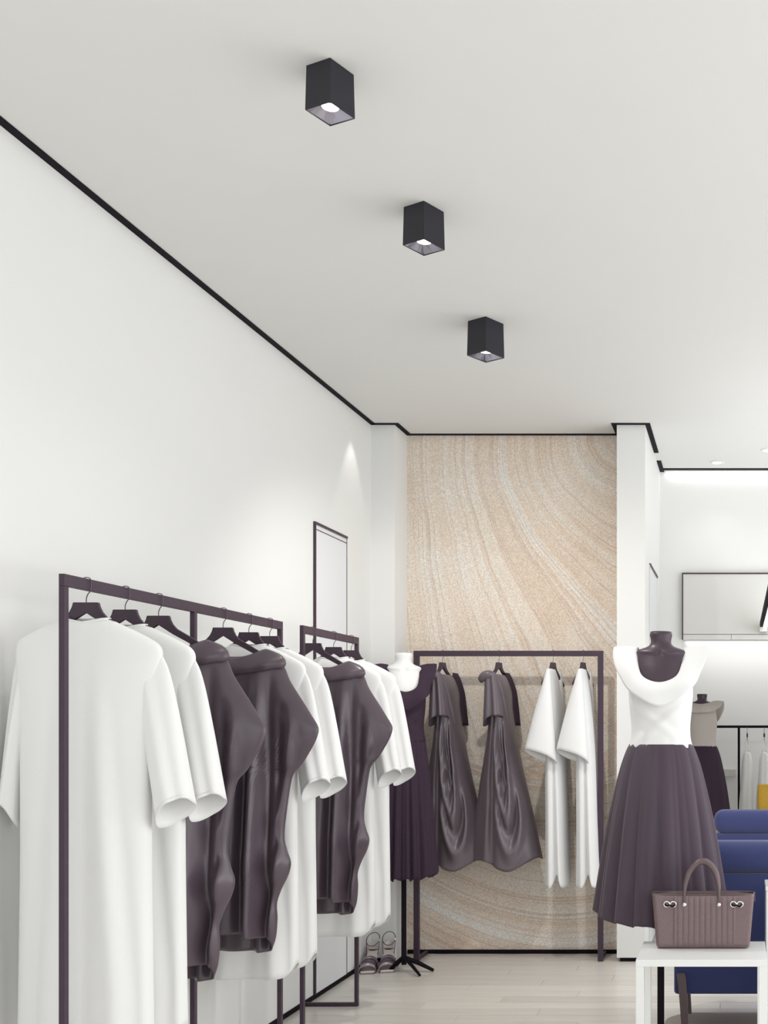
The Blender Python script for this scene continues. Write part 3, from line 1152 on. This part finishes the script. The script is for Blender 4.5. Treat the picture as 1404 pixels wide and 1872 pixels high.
def make_mannequin(torso_mat, base_kind='plate', sx=1.0):
    root = empty('mannequin')
    keys = [(1.7935, 0.047, 0.045, 0.012), (1.785, 0.0485, 0.047, 0.012), (1.758, 0.044, 0.046, 0.012), (1.742, 0.049, 0.050, 0.012), (1.732, 0.064, 0.054, 0.012), (1.722, 0.094, 0.060, 0.012), (1.708, 0.111, 0.066, 0.011), (1.68, 0.119, 0.076, 0.008), (1.63, 0.122, 0.090, 0.0),
            (1.56, 0.126, 0.100, -0.002), (1.50, 0.124, 0.098, 0.0), (1.394, 0.112, 0.080, 0.004), (1.306, 0.118, 0.086, 0.004), (1.22, 0.142, 0.105, 0.006), (1.10, 0.150, 0.11, 0.006), (1.0, 0.14, 0.10, 0.004)]
    zs = np.concatenate([np.linspace(1.7935, 1.65, 40), np.linspace(1.64, 1.0, 34)])
    R = smooth_keys(sorted(keys), zs)

    def collar(a, c, s, x, y, z):
        # collarbones and the notch between them
        if s > 0:
            b = 1.705 + 0.10 * abs(x)
            y -= 0.007 * math.exp(-((z - b) / 0.010) ** 2) * min(1, abs(x) / 0.02)
            y += 0.008 * math.exp(-((z - 1.702) / 0.012) ** 2 - (x / 0.014) ** 2)
        return x, y, z
    rings = [ring_of(z, hw * (sx + (1 - sx) * min(1.0, max(0.0, (z - 1.69) / 0.045))), dp, cy, f=collar) for z, (hw, dp, cy) in zip(zs, R)]
    V, F = loft_vf(rings, cap0=True, cap1=True)
    mk('torso', V, F, torso_mat, root, smooth=True)
    rings = [ring_of(z, r, r * 0.96, 0.012) for z, r in ((1.7935, 0.046), (1.7985, 0.0455), (1.7995, 0.043))]
    V, F = loft_vf(rings, cap1=True)
    mk('neck_cap', V, F, torso_mat, root, smooth=False)
    return root


def add_pole(root, kind, z_shift=0.0):
    if kind == 'plate':
        boxo('pole', -0.014, 0.014, -0.014, 0.014, 0.012, 1.05, M_BLACK, root, bevel=0.001)
        rings = [ring_of(0, 0.16, 0.16), ring_of(0.008, 0.16, 0.16), ring_of(0.012, 0.155, 0.155)]
        V, F = loft_vf(rings, cap0=True, cap1=True)
        mk('base_plate', V, F, M_BLACK, root)
    else:
        boxo('pole', -0.013, 0.013, -0.013, 0.013, 0.045, 1.05, M_BLACK, root, bevel=0.001)
        for ang in (-64, -18, 150, 98):
            a = math.radians(ang)
            dx, dy = math.cos(a), math.sin(a)
            ln = 0.085 if ang == 150 else 0.165
            P = [(dx * 0.0, dy * 0.0, 0.085), (dx * ln * 0.5, dy * ln * 0.5, 0.052), (dx * ln, dy * ln, 0.009)]
            V, F = tube_vf(P, [0.014, 0.013, 0.009], 4)
            mk('foot_leg', V, F, M_BLACK, root)


def add_bodice(root, mat, sx=1.0):
    keys = [(1.66, 0.126, 0.098, 0.0), (1.60, 0.132, 0.106, 0.0), (1.544, 0.1375, 0.109, -0.002), (1.47, 0.133, 0.103, 0.0), (1.394, 0.1255, 0.091, 0.002), (1.34, 0.1275, 0.092, 0.002), (1.300, 0.136, 0.098, 0.002)]
    zs, R = lerp_keys(keys, 30)

    def f(a, c, s, x, y, z):
        top = max(0.0, (z - 1.54) / 0.12)
        z2 = z - 0.105 * top * max(0, s) ** 1.5
        low = max(0.0, (1.36 - z) / 0.06)
        r = 1 + 0.012 * low * math.sin(14 * a) + 0.006 * low * math.sin(23 * a + 1)
        # soft diagonal pull folds under the collar
        if s > 0:
            for sg in (1, -1):
                zc = 1.40 + sg * x * 0.75 + 0.0
                y -= 0.006 * math.exp(-((z - zc) / 0.018) ** 2) * s
                y += 0.004 * math.exp(-((z - zc - 0.035) / 0.02) ** 2) * s
        return x * r, y * r, z2
    rings = [ring_of(z, hw * sx, dp, cy, f=f, n=96) for z, (hw, dp, cy) in zip(zs, R)]
    V, F = loft_vf(rings)
    mk('bodice', V, F, mat, root, smooth=True, solid=0.002)


def add_ruffle(root, mat, sx=1.0, wave=0.006):
    inner = [(0, 0.100, 0.005, 1.728), (25, 0.094, -0.050, 1.665), (55, 0.070, -0.092, 1.603), (90, 0, -0.112, 1.577)]
    outer = [(0, 0.203, -0.010, 1.728), (25, 0.184, -0.060, 1.632), (55, 0.130, -0.112, 1.540), (90, 0, -0.142, 1.472)]
    binner = [(0, 0.100, 0.005, 1.728), (-30, 0.092, 0.055, 1.722), (-60, 0.055, 0.080, 1.712), (-90, 0, 0.090, 1.706)]
    bouter = [(0, 0.203, -0.010, 1.728), (-30, 0.172, 0.075, 1.665), (-60, 0.10, 0.115, 1.628), (-90, 0, 0.128, 1.615)]

    def full(front, back):
        pts = []
        for t, x, y, z in front:
            pts.append((t, x, y, z))
        for t, x, y, z in reversed(front[:-1]):
            pts.append((180 - t, -x, y, z))
        for t, x, y, z in back[1:]:
            pts.append((180 - t, -x, y, z))
        for t, x, y, z in list(reversed(back))[1:]:
            pts.append((360 + t, x, y, z))
        return pts
    I, O = full(inner, binner), full(outer, bouter)
    ts = np.linspace(0, 360, 145)[:-1]
    PI_, PO = smooth_keys(I, ts), smooth_keys(O, ts)
    rings = []
    m = 10
    for i, t in enumerate(ts):
        a = math.radians(t)
        ring = []
        for j in range(m + 1):
            f = j / m
            q = PI_[i] * (1 - f) + PO[i] * f
            bul = math.sin(PI * f) * 0.012
            q = q + np.array([0, -bul * math.sin(a) * 1.0, bul * 0.5 + 0.006 * f])
            w = wave * f ** 1.5 * math.sin(7 * a + 0.9)
            q = q + np.array([w * math.cos(a), -w * math.sin(a) * 1.5, w * 0.6])
            ring.append((q[0] * sx, q[1], q[2]))
        rings.append(ring)
    V, F = loft_vf(rings + [rings[0]], closed=False)
    mk('collar_ruffle', V, F, mat, root, smooth=True, solid=0.003)


def add_skirt(root, mat, keys, hem_drop=0.07, pleats=((14, 0.4, 1.0), (22, 1.3, 0.35)), amp=0.10, rows=52, n=240, wscale=1.0):
    zs, R = lerp_keys(keys, rows)
    z0, z1 = keys[0][0], keys[-1][0]
    rings = []
    for z, (hw, dp, cy) in zip(zs, R):
        t = (z0 - z) / (z0 - z1)
        ring = []
        for k in range(n):
            a = 2 * PI * k / n
            g = 0.0
            for f, ph, w in pleats:
                q = f * a + ph + 0.7 * math.sin(3 * a + ph)
                g += w * (1.7 * abs(math.cos(q / 2)) ** 0.75 - 1.0)
            r = 1 + amp * (0.10 + 0.90 * t ** 0.8) * g
            c, s = math.cos(a), math.sin(a)
            hem = -hem_drop * t ** 2 * (0.5 + 0.5 * s) + 0.010 * t ** 4 * g
            ring.append((hw * c * r, cy - dp * s * r, z + hem))
        rings.append(ring)
    V, F = loft_vf(rings)
    mk('skirt', V, F, mat, root, smooth=True, solid=0.002)


SK = [(1.315, 0.133, 0.098, 0.002), (1.29, 0.145, 0.108, 0.002), (1.22, 0.168, 0.13, 0.002), (1.106, 0.194, 0.158, 0.0), (0.96, 0.222, 0.182, 0.0), (0.80, 0.246, 0.198, 0.0), (0.632, 0.268, 0.206, 0.0)]
ma = make_mannequin(M_TORSO)
add_pole(ma, 'plate')
add_bodice(ma, M_WHITE)
add_ruffle(ma, M_WHITE)
add_skirt(ma, M_SKIRT, SK)
ma.location = (-0.334, 4.706, 0)
tag(ma, 'dark headless mannequin in white ruffled top and full dark skirt behind the handbag', 'mannequin')

mb = make_mannequin(M_TORSOW, sx=0.80)
add_pole(mb, 'star')
add_bodice(mb, M_CREPE, 0.86)
add_ruffle(mb, M_CREPE, 0.84, 0.012)
add_skirt(mb, M_CREPE, [(1.40, 0.098, 0.086, 0.002), (1.36, 0.104, 0.09, 0.002), (1.25, 0.122, 0.108, 0.002), (1.0, 0.146, 0.135, 0.0), (0.75, 0.164, 0.155, 0.0), (0.56, 0.176, 0.165, 0.0)],
          hem_drop=0.02, pleats=((20, 0.4, 1.0), (32, 1.3, 0.5)), amp=0.09)
mb.location = (-1.884, 6.16, 0)
mb.rotation_euler = (0, 0, math.radians(22))
tag(mb, 'white headless mannequin in dark sleeveless dress beside the short rack', 'mannequin')

mc = make_mannequin(M_TORSO)
add_pole(mc, 'plate')
add_bodice(mc, M_BEIGE)
add_ruffle(mc, M_BEIGE)
add_skirt(mc, M_CREPE, SK, amp=0.04)
mc.location = (-0.337, 10.2, -0.128)
mc.rotation_euler = (0, 0, math.radians(172))
tag(mc, 'distant mannequin in beige top and near-black skirt, seen from behind', 'mannequin')
# its stand is shorter: raise the base to the floor
for ch in mc.children:
    if ch.name.startswith('base_plate'):
        ch.location.z = 0.128
    if ch.name.startswith('pole'):
        ch.location.z = 0.128
        ch.scale.z = 0.85

# ------------------------------------------------------------------ white display tables, bag
TZ = 0.50
TX0, TX1, TY0, TY1 = -0.393, 0.109, 4.184, 4.54
tb = empty('display_table', ((TX0 + TX1) / 2, (TY0 + TY1) / 2, 0))
tag(tb, 'low white lacquered display table carrying the brown handbag', 'table')
hx, hy = (TX1 - TX0) / 2, (TY1 - TY0) / 2
boxo('table_top', -hx, hx, -hy, hy, TZ - 0.026, TZ, M_LACQ, tb, bevel=0.0015)
for sx in (-1, 1):
    for sy in (-1, 1):
        x0, x1 = sorted((sx * hx, sx * (hx - 0.031)))
        y0, y1 = sorted((sy * hy, sy * (hy - 0.031)))
        boxo('leg', x0, x1, y0, y1, 0, TZ - 0.026, M_LACQ, tb, bevel=0.0015)

pd = empty('display_plinth', (0.30, 4.74, 0))
tag(pd, 'taller white display plinth at the right picture edge behind the low table', 'plinth')
boxo('body', -0.183, 0.183, -0.10, 0.10, 0.02, 0.693, M_LACQ, pd, bevel=0.002)
boxo('top', -0.185, 0.185, -0.102, 0.102, 0.694, 0.713, M_LACQ, pd, bevel=0.002)
boxo('plinth_base', -0.165, 0.165, -0.085, 0.085, 0.0, 0.02, M_BLACK, pd)

bag = empty('handbag', (-0.1425, 4.432, TZ))
tag(bag, 'brown ribbed leather handbag with twin handles on the low white table', 'handbag')


def bag_body():
    rings = []
    hb, ht, dm, hgt, cr = 0.186, 0.205, 0.044, 0.213, 0.016
    for i in range(26):
        t = i / 25
        hw = (hb + (ht - hb) * t) * min(1.0, 0.975 + t * 0.6)
        dp = dm * (1 - 0.16 * t) * min(1.0, 0.88 + t * 3)
        ring = []
        for sgn in (-1, 1):                       # front edge left to right, then back edge right to left
            for x in np.linspace(-(hw - cr), hw - cr, 150):
                x = float(x) * -sgn
                y = sgn * dp
                if abs(x - 0.006) < 0.122:
                    rib = abs(math.sin(PI * (x - 0.006) / 0.0222))
                    y += sgn * 0.0042 * rib ** 0.45 * min(1, t * 10) * (1 if t < 0.88 else (1 - t) / 0.12)
                ring.append((x, y, 0.004 + hgt * t))
            for k in range(1, 8):
                a = PI / 2 * k / 8
                ex = (hw - cr + cr * math.sin(a)) * -sgn
                ring.append((ex, sgn * (dp - cr + cr * math.cos(a)), 0.004 + hgt * t))
            for k in range(7, 0, -1):
                a = PI / 2 * k / 8
                ex = (hw - cr + cr * math.sin(a)) * -sgn
                ring.append((ex, -sgn * (dp - cr + cr * math.cos(a)), 0.004 + hgt * t))
        rings.append(ring)
    return loft_vf(rings, cap0=True)


V, F = bag_body()
mk('body', V, F, M_BAG, bag, smooth=True, solid=0.003)
# base and top binding
rr = [[(0.180 * sc * spow(math.cos(2 * PI * k / 80), 0.3), -0.036 * sc * spow(math.sin(2 * PI * k / 80), 0.42), z) for k in range(80)] for sc, z in ((0.98, 0.0), (1.02, 0.002), (1.03, 0.008), (1.0, 0.012))]
V, F = loft_vf(rr, cap0=True, cap1=True)
mk('base', V, F, M_BAGDK, bag, smooth=True)
P = [(0.206 * spow(math.cos(2 * PI * k / 120), 0.3), -0.0385 * spow(math.sin(2 * PI * k / 120), 0.42), 0.2175) for k in range(121)]
V, F = tube_vf(P, 0.0028, 8)
mk('top_binding', V, F, M_BAGDK, bag, smooth=True)
V = [(0.203 * spow(math.cos(2 * PI * k / 80), 0.3), -0.036 * spow(math.sin(2 * PI * k / 80), 0.42), 0.205) for k in range(80)]
mk('top_closure', V, [tuple(range(80))], M_BAGDK, bag)
for sy in (-1, 1):
    P = [(-0.0745, sy * 0.0425, 0.178), (-0.0745, sy * 0.044, 0.21), (-0.072, sy * 0.040, 0.25), (-0.058, sy * 0.030, 0.300), (-0.030, sy * 0.022, 0.336), (-0.004, sy * 0.019, 0.346),
         (0.024, sy * 0.022, 0.336), (0.050, sy * 0.030, 0.300), (0.0625, sy * 0.040, 0.25), (0.064, sy * 0.044, 0.21), (0.064, sy * 0.0425, 0.178)]
    Q = curve_pts(P, 60)
    V, F = tube_vf(Q, [0.006 + 0.005 * min(1, max(0, (min(i, 59 - i) - 8) / 8)) for i in range(60)], 12)
    hd = mk('handle', V, F, M_BAGDK, bag, smooth=True)
    for x in (-0.0745, 0.064):
        rings = [[(x + r * math.cos(2 * PI * k / 16), sy * (0.046 + d), 0.178 + r * math.sin(2 * PI * k / 16)) for k in range(16)] for r, d in ((0.008, 0), (0.008, 0.003), (0.004, 0.006))]
        V, F = loft_vf(rings, cap0=True, cap1=True)
        mk('stud', V, F, M_SILVER, hd, smooth=False)
for x in (-0.145, -0.119, 0.122, 0.149):
    P = [(x + 0.0115 * math.cos(2 * PI * k / 28), -0.0475 - 0.0, 0.180 + 0.0105 * math.sin(2 * PI * k / 28)) for k in range(29)]
    V, F = tube_vf(P, 0.0033, 8, cap=False)
    mk('ring', V, F, M_SILVER, bag, smooth=True)
for x in (-0.132, 0.1355):
    P = curve_pts([(x - 0.026, -0.046, 0.181), (x - 0.012, -0.050, 0.173), (x, -0.051, 0.177), (x + 0.012, -0.050, 0.171), (x + 0.027, -0.046, 0.182)], 20)
    V, F = tube_vf(P, 0.0032, 8)
    mk('lacing', V, F, M_BLACK, bag, smooth=True)
boxo('side_tab', 0.2065, 0.2095, -0.012, 0.012, 0.185, 0.221, M_BAG, bag, bevel=0.001)

# ------------------------------------------------------------------ blue armchairs


def rounded_box_vf(x0, x1, y0, y1, z0, z1, r, n=6):
    bm = bmesh.new()
    bmesh.ops.create_cube(bm, size=1.0)
    for v in bm.verts:
        v.co = Vector((x0 + (v.co.x + 0.5) * (x1 - x0), y0 + (v.co.y + 0.5) * (y1 - y0), z0 + (v.co.z + 0.5) * (z1 - z0)))
    bmesh.ops.bevel(bm, geom=list(bm.edges), offset=r, segments=n, profile=0.5, affect='EDGES')
    bm.verts.index_update()
    V = [tuple(v.co) for v in bm.verts]
    F = [tuple(v.index for v in f.verts) for f in bm.faces]
    bm.free()
    return V, F


def rb_(name, a, r, mat, parent, n=6):
    V, F = rounded_box_vf(*a, r, n)
    o = mk(name, V, F, mat, parent, smooth=True)
    return o


def make_chair():
    """seen from behind: back towards -y, seat opens to +y"""
    root = empty('armchair')
    hw = 0.36
    rb_('back_panel', (-hw, hw, 0, 0.10, 0.165, 0.715), 0.016, M_BLUE, root)
    rb_('back_bolster', (-hw - 0.008, hw + 0.008, -0.012, 0.135, 0.712, 0.862), 0.062, M_BLUE, root, 8)
    rb_('seat_cushion', (-hw + 0.075, hw - 0.075, 0.105, 0.42, 0.33, 0.45), 0.035, M_BLUE, root)
    rb_('seat_base', (-hw + 0.07, hw - 0.07, 0.102, 0.41, 0.165, 0.328), 0.012, M_BLUE, root)
    for s in (-1, 1):
        a, b = sorted((s * hw, s * (hw - 0.068)))
        rb_('arm', (a, b, 0.104, 0.42, 0.165, 0.60), 0.022, M_BLUE, root)
        for yy in (-0.018, 0.31):
            top = 0.265 if yy < 0 else 0.165
            xs = s * (hw - 0.032)
            xb = s * (hw - 0.052)
            w0, w1 = 0.020, 0.015
            rings = []
            for t in np.linspace(0, 1, 8):
                cx = xs + (xb - xs) * (t ** 0.6)
                w = w0 + (w1 - w0) * t
                zz = top * (1 - t)
                yc = yy if yy < 0 else yy
                rings.append([(cx - w, yc - 0.016, zz), (cx + w, yc - 0.016, zz), (cx + w, yc + 0.016, zz), (cx - w, yc + 0.016, zz)])
            V, F = loft_vf(rings, cap0=True, cap1=True)
            mk('leg', V, F, M_BROWNWOOD, root, bevel=0.002)
    return root


rug = None
V, F = rounded_box_vf(-0.345, 1.0, 3.9, 5.30, -0.2, 0.2, 0.16, 8)
bmr = []
# flat rug with rounded corners
pts = []
for cx, cy, a0 in ((0.84, 5.14, 0), (-0.185, 5.14, 90), (-0.185, 4.86, 180), (0.84, 4.86, 270)):
    for k in range(9):
        a = math.radians(a0 + k * 11.25)
        pts.append((cx + 0.16 * math.cos(a), cy + 0.16 * math.sin(a)))
V = [(x, y, 0.0) for x, y in pts] + [(x, y, 0.003) for x, y in pts]
n = len(pts)
F = [tuple(range(n - 1, -1, -1)), tuple(range(n, 2 * n))] + [(i, (i + 1) % n, n + (i + 1) % n, n + i) for i in range(n)]
rug = mk('rug', V, F, M_RUG)
tag(rug, 'flat grey-beige rug with rounded corners under the nearer blue armchair', 'rug')

c1 = make_chair()
c1.location = (0.066, 4.985, 0.003)
tag(c1, 'navy blue armchair with dark wooden legs right behind the handbag table', 'armchair', 'blue armchairs')
c2 = copy_tree(c1)
c2.location = (0.215, 6.80, 0.0)
tag(c2, 'navy blue armchair farther back, only its rounded top showing', 'armchair', 'blue armchairs')

# ------------------------------------------------------------------ sandals


def make_sandal():
    root = empty('sandal')
    # insole ribbon: y from toe (-) to heel (+)
    K = [(-0.105, 0.016, 0.030), (-0.085, 0.014, 0.037), (-0.05, 0.015, 0.040), (-0.015, 0.028, 0.033), (0.03, 0.062, 0.027), (0.07, 0.094, 0.027), (0.098, 0.106, 0.026), (0.112, 0.108, 0.016)]
    ys = np.linspace(-0.105, 0.112, 30)
    R = smooth_keys(K, ys)
    top, bot = [], []
    rings = []
    for yy, (z, w) in zip(ys, R):
        w = max(w, 0.004)
        rings.append([(-w, yy, z), (-w * 0.5, yy, z + 0.0015), (w * 0.5, yy, z + 0.0015), (w, yy, z), (w, yy, z - 0.007), (-w, yy, z - 0.007)])
    V, F = loft_vf(rings, cap0=True, cap1=True)
    mk('insole', V, F, M_INSOLE, root, smooth=False)
    # platform under the toes
    rings = []
    for yy, (z, w) in zip(ys[:14], R[:14]):
        w = max(w, 0.004) + 0.002
        rings.append([(-w, yy, 0), (w, yy, 0), (w, yy, z - 0.006), (-w, yy, z - 0.006)])
    V, F = loft_vf(rings, cap0=True, cap1=True)
    mk('platform', V, F, M_SHOE, root)
    # heel
    rings = []
    for t in np.linspace(0, 1, 9):
        w = 0.022 * (1 - t) ** 1.6 + 0.007
        yc = 0.090 + 0.014 * t
        rings.append([(w * math.cos(2 * PI * k / 12), yc + w * 0.9 * math.sin(2 * PI * k / 12), 0.101 * (1 - t)) for k in range(12)])
    V, F = loft_vf(rings, cap0=True, cap1=True)
    mk('heel', V, F, M_SHOEDK, root, smooth=True)
    # heel counter
    rings = []
    for z in np.linspace(0.105, 0.140, 6):
        f = (z - 0.105) / 0.035
        rings.append([((0.028 - 0.004 * f) * math.cos(a), 0.085 + 0.030 * math.sin(a) + 0.004 * f, z - 0.035 * (1 - math.sin(a)) * 0.8 * (1 - 0.2 * f)) for a in np.linspace(-0.2, PI + 0.2, 22)])
    V, F = loft_vf(rings, closed=False)
    mk('heel_counter', V, F, M_INSOLE, root, smooth=True, solid=0.002)
    # toe bands: wide crossed straps over the front of the foot
    for y0, y1, hgt, m in ((-0.094, -0.064, 0.040, M_SHOE), (-0.066, -0.036, 0.056, M_SHOEDK), (-0.046, -0.014, 0.064, M_SHOE)):
        rings = []
        for k in range(21):
            a = PI * k / 20
            w = 0.043 - 0.003 * math.cos(2 * a)
            skew = 0.012 * math.cos(a)
            top = math.sin(a) ** 0.75
            rings.append([(w * math.cos(a), y0 + skew + 0.010 * f * 0, 0.010 + (hgt - 0.006 + 0.006 * math.sin(PI * f)) * top) if f == 0 else
                          (w * math.cos(a), y0 + (y1 - y0) * f + skew, 0.010 + (hgt + 0.010 * f + 0.006 * math.sin(PI * f)) * top) for f in (0, 0.33, 0.66, 1.0)])
        V, F = loft_vf(rings, closed=False)
        mk('toe_strap', V, F, m, root, smooth=True, solid=0.003)
    # ankle strap, a tall loop
    P = []
    for k in range(33):
        a = 2 * PI * k / 32
        P.append((0.033 * math.cos(a), 0.070 + 0.045 * math.sin(a), 0.160 + 0.030 * math.sin(a)))
    V, F = tube_vf(P, 0.0022, 6, cap=False)
    st = mk('ankle_strap', V, F, M_SHOEDK, root, smooth=True)
    boxo('buckle', 0.030, 0.036, 0.055, 0.068, 0.150, 0.164, M_SILVER, st, bevel=0.001)
    for s in (-1, 1):
        P = curve_pts([(s * 0.033, 0.07, 0.160), (s * 0.032, 0.06, 0.12), (s * 0.028, 0.045, 0.078)], 10)
        V, F = tube_vf(P, 0.002, 6)
        mk('side_strap', V, F, M_SHOEDK, root, smooth=True)
    return root


s1 = make_sandal()
s1.location = (-2.092, 6.22, 0)
s1.rotation_euler = (0, 0, math.radians(8))
s1.scale = (1.08, 1.08, 1.0)
tag(s1, 'strappy silver high-heeled sandal on the floor, nearer the left wall', 'sandal', 'pair of silver sandals')
s2_ = copy_tree(s1)
s2_.location = (-2.002, 6.25, 0)
s2_.rotation_euler = (0, 0, math.radians(14))
tag(s2_, 'strappy silver high-heeled sandal on the floor, nearer the mannequin stand', 'sandal', 'pair of silver sandals')

# ------------------------------------------------------------------ alcove clothes and yellow bag


def make_far_dress():
    root = empty('slip_dress')
    rings = []
    for z, hw, dp, cx in ((1.12, 0.026, 0.03, 0), (1.08, 0.045, 0.05, 0.0), (1.0, 0.055, 0.06, 0.0), (0.86, 0.055, 0.06, 0.0), (0.72, 0.065, 0.07, -0.01), (0.55, 0.070, 0.09, -0.01), (0.40, 0.076, 0.10, -0.01)):
        rings.append(ring_of(z, hw, dp, cx=cx, f=lambda a, c, s, x, y, z: (x * (1 + 0.06 * math.cos(6 * a) * (1.2 - z)), y * (1 + 0.06 * math.cos(6 * a)), z)))
    V, F = loft_vf(rings, cap0=True)
    mk('body', V, F, M_WHITE, root, smooth=True, subsurf=1)
    for s in (-1, 1):
        P = curve_pts([(s * 0.018, s * 0.02, 1.115), (s * 0.010, s * 0.02, 1.20), (0.0, 0.0, 1.275)], 10)
        V, F = tube_vf(P, 0.004, 6)
        mk('strap', V, F, M_SILVER, root, smooth=True)
    return root


def make_far_hanger():
    root = empty('clothes_hanger')
    P = curve_pts([(0, 0, 1.27), (0, 0, 1.33), (0, -0.016, 1.36), (0, -0.016, 1.376), (0, 0, 1.381), (0, 0.016, 1.372)], 18)
    V, F = tube_vf(P, 0.0025, 6)
    mk('hook', V, F, M_WIRE, root, smooth=True)
    boxo('hanger_body', -0.007, 0.007, -0.12, 0.12, 1.262, 1.30, M_HANGER, root, bevel=0.004)
    return root


fd = make_far_dress()
fh = make_far_hanger()
for i, (px, d1_, d2_) in enumerate(((1366, 'white slip dress in the far alcove beside the black upright', 'dark hanger in far alcove nearest the black upright'),
                                    (1397, 'white slip dress in the far alcove above the yellow bag', 'dark hanger in far alcove at the right picture edge'))):
    g = fd if i == 0 else copy_tree(fd)
    h = fh if i == 0 else copy_tree(fh)
    xx = (px - 1350) * 10.75 / FPX
    for o in (g, h):
        o.location = (xx, 10.75, 0)
    tag(g, d1_, 'dress', 'white dresses in the alcove')
    tag(h, d2_, 'hanger', 'hangers in the alcove')

pl = empty('display_block', (0.34, 10.0, 0))
tag(pl, 'white display block in the far alcove under the yellow bag', 'plinth')
boxo('body', -0.20, 0.20, -0.16, 0.16, 0.02, 0.55, M_LACQ, pl, bevel=0.003)
boxo('plinth_base', -0.18, 0.18, -0.14, 0.14, 0, 0.02, M_BLACK, pl)
yb = empty('yellow_bag', (0.34, 10.0, 0.55))
tag(yb, 'mustard yellow bag standing in the far alcove at the right edge', 'bag')
rings = [ring_of(z, hw, dp, p=0.4) for z, hw, dp in ((0.0, 0.15, 0.06), (0.01, 0.16, 0.07), (0.15, 0.168, 0.07), (0.285, 0.164, 0.045), (0.292, 0.150, 0.035))]
V, F = loft_vf(rings, cap0=True, cap1=True)
mk('body', V, F, M_YELLOW, yb, smooth=True)
P = curve_pts([(-0.05, -0.052, 0.24), (-0.03, -0.058, 0.272), (0.03, -0.058, 0.272), (0.05, -0.052, 0.24)], 16)
V, F = tube_vf(P, 0.006, 8)
mk('handle', V, F, M_BAGDK, yb, smooth=True)
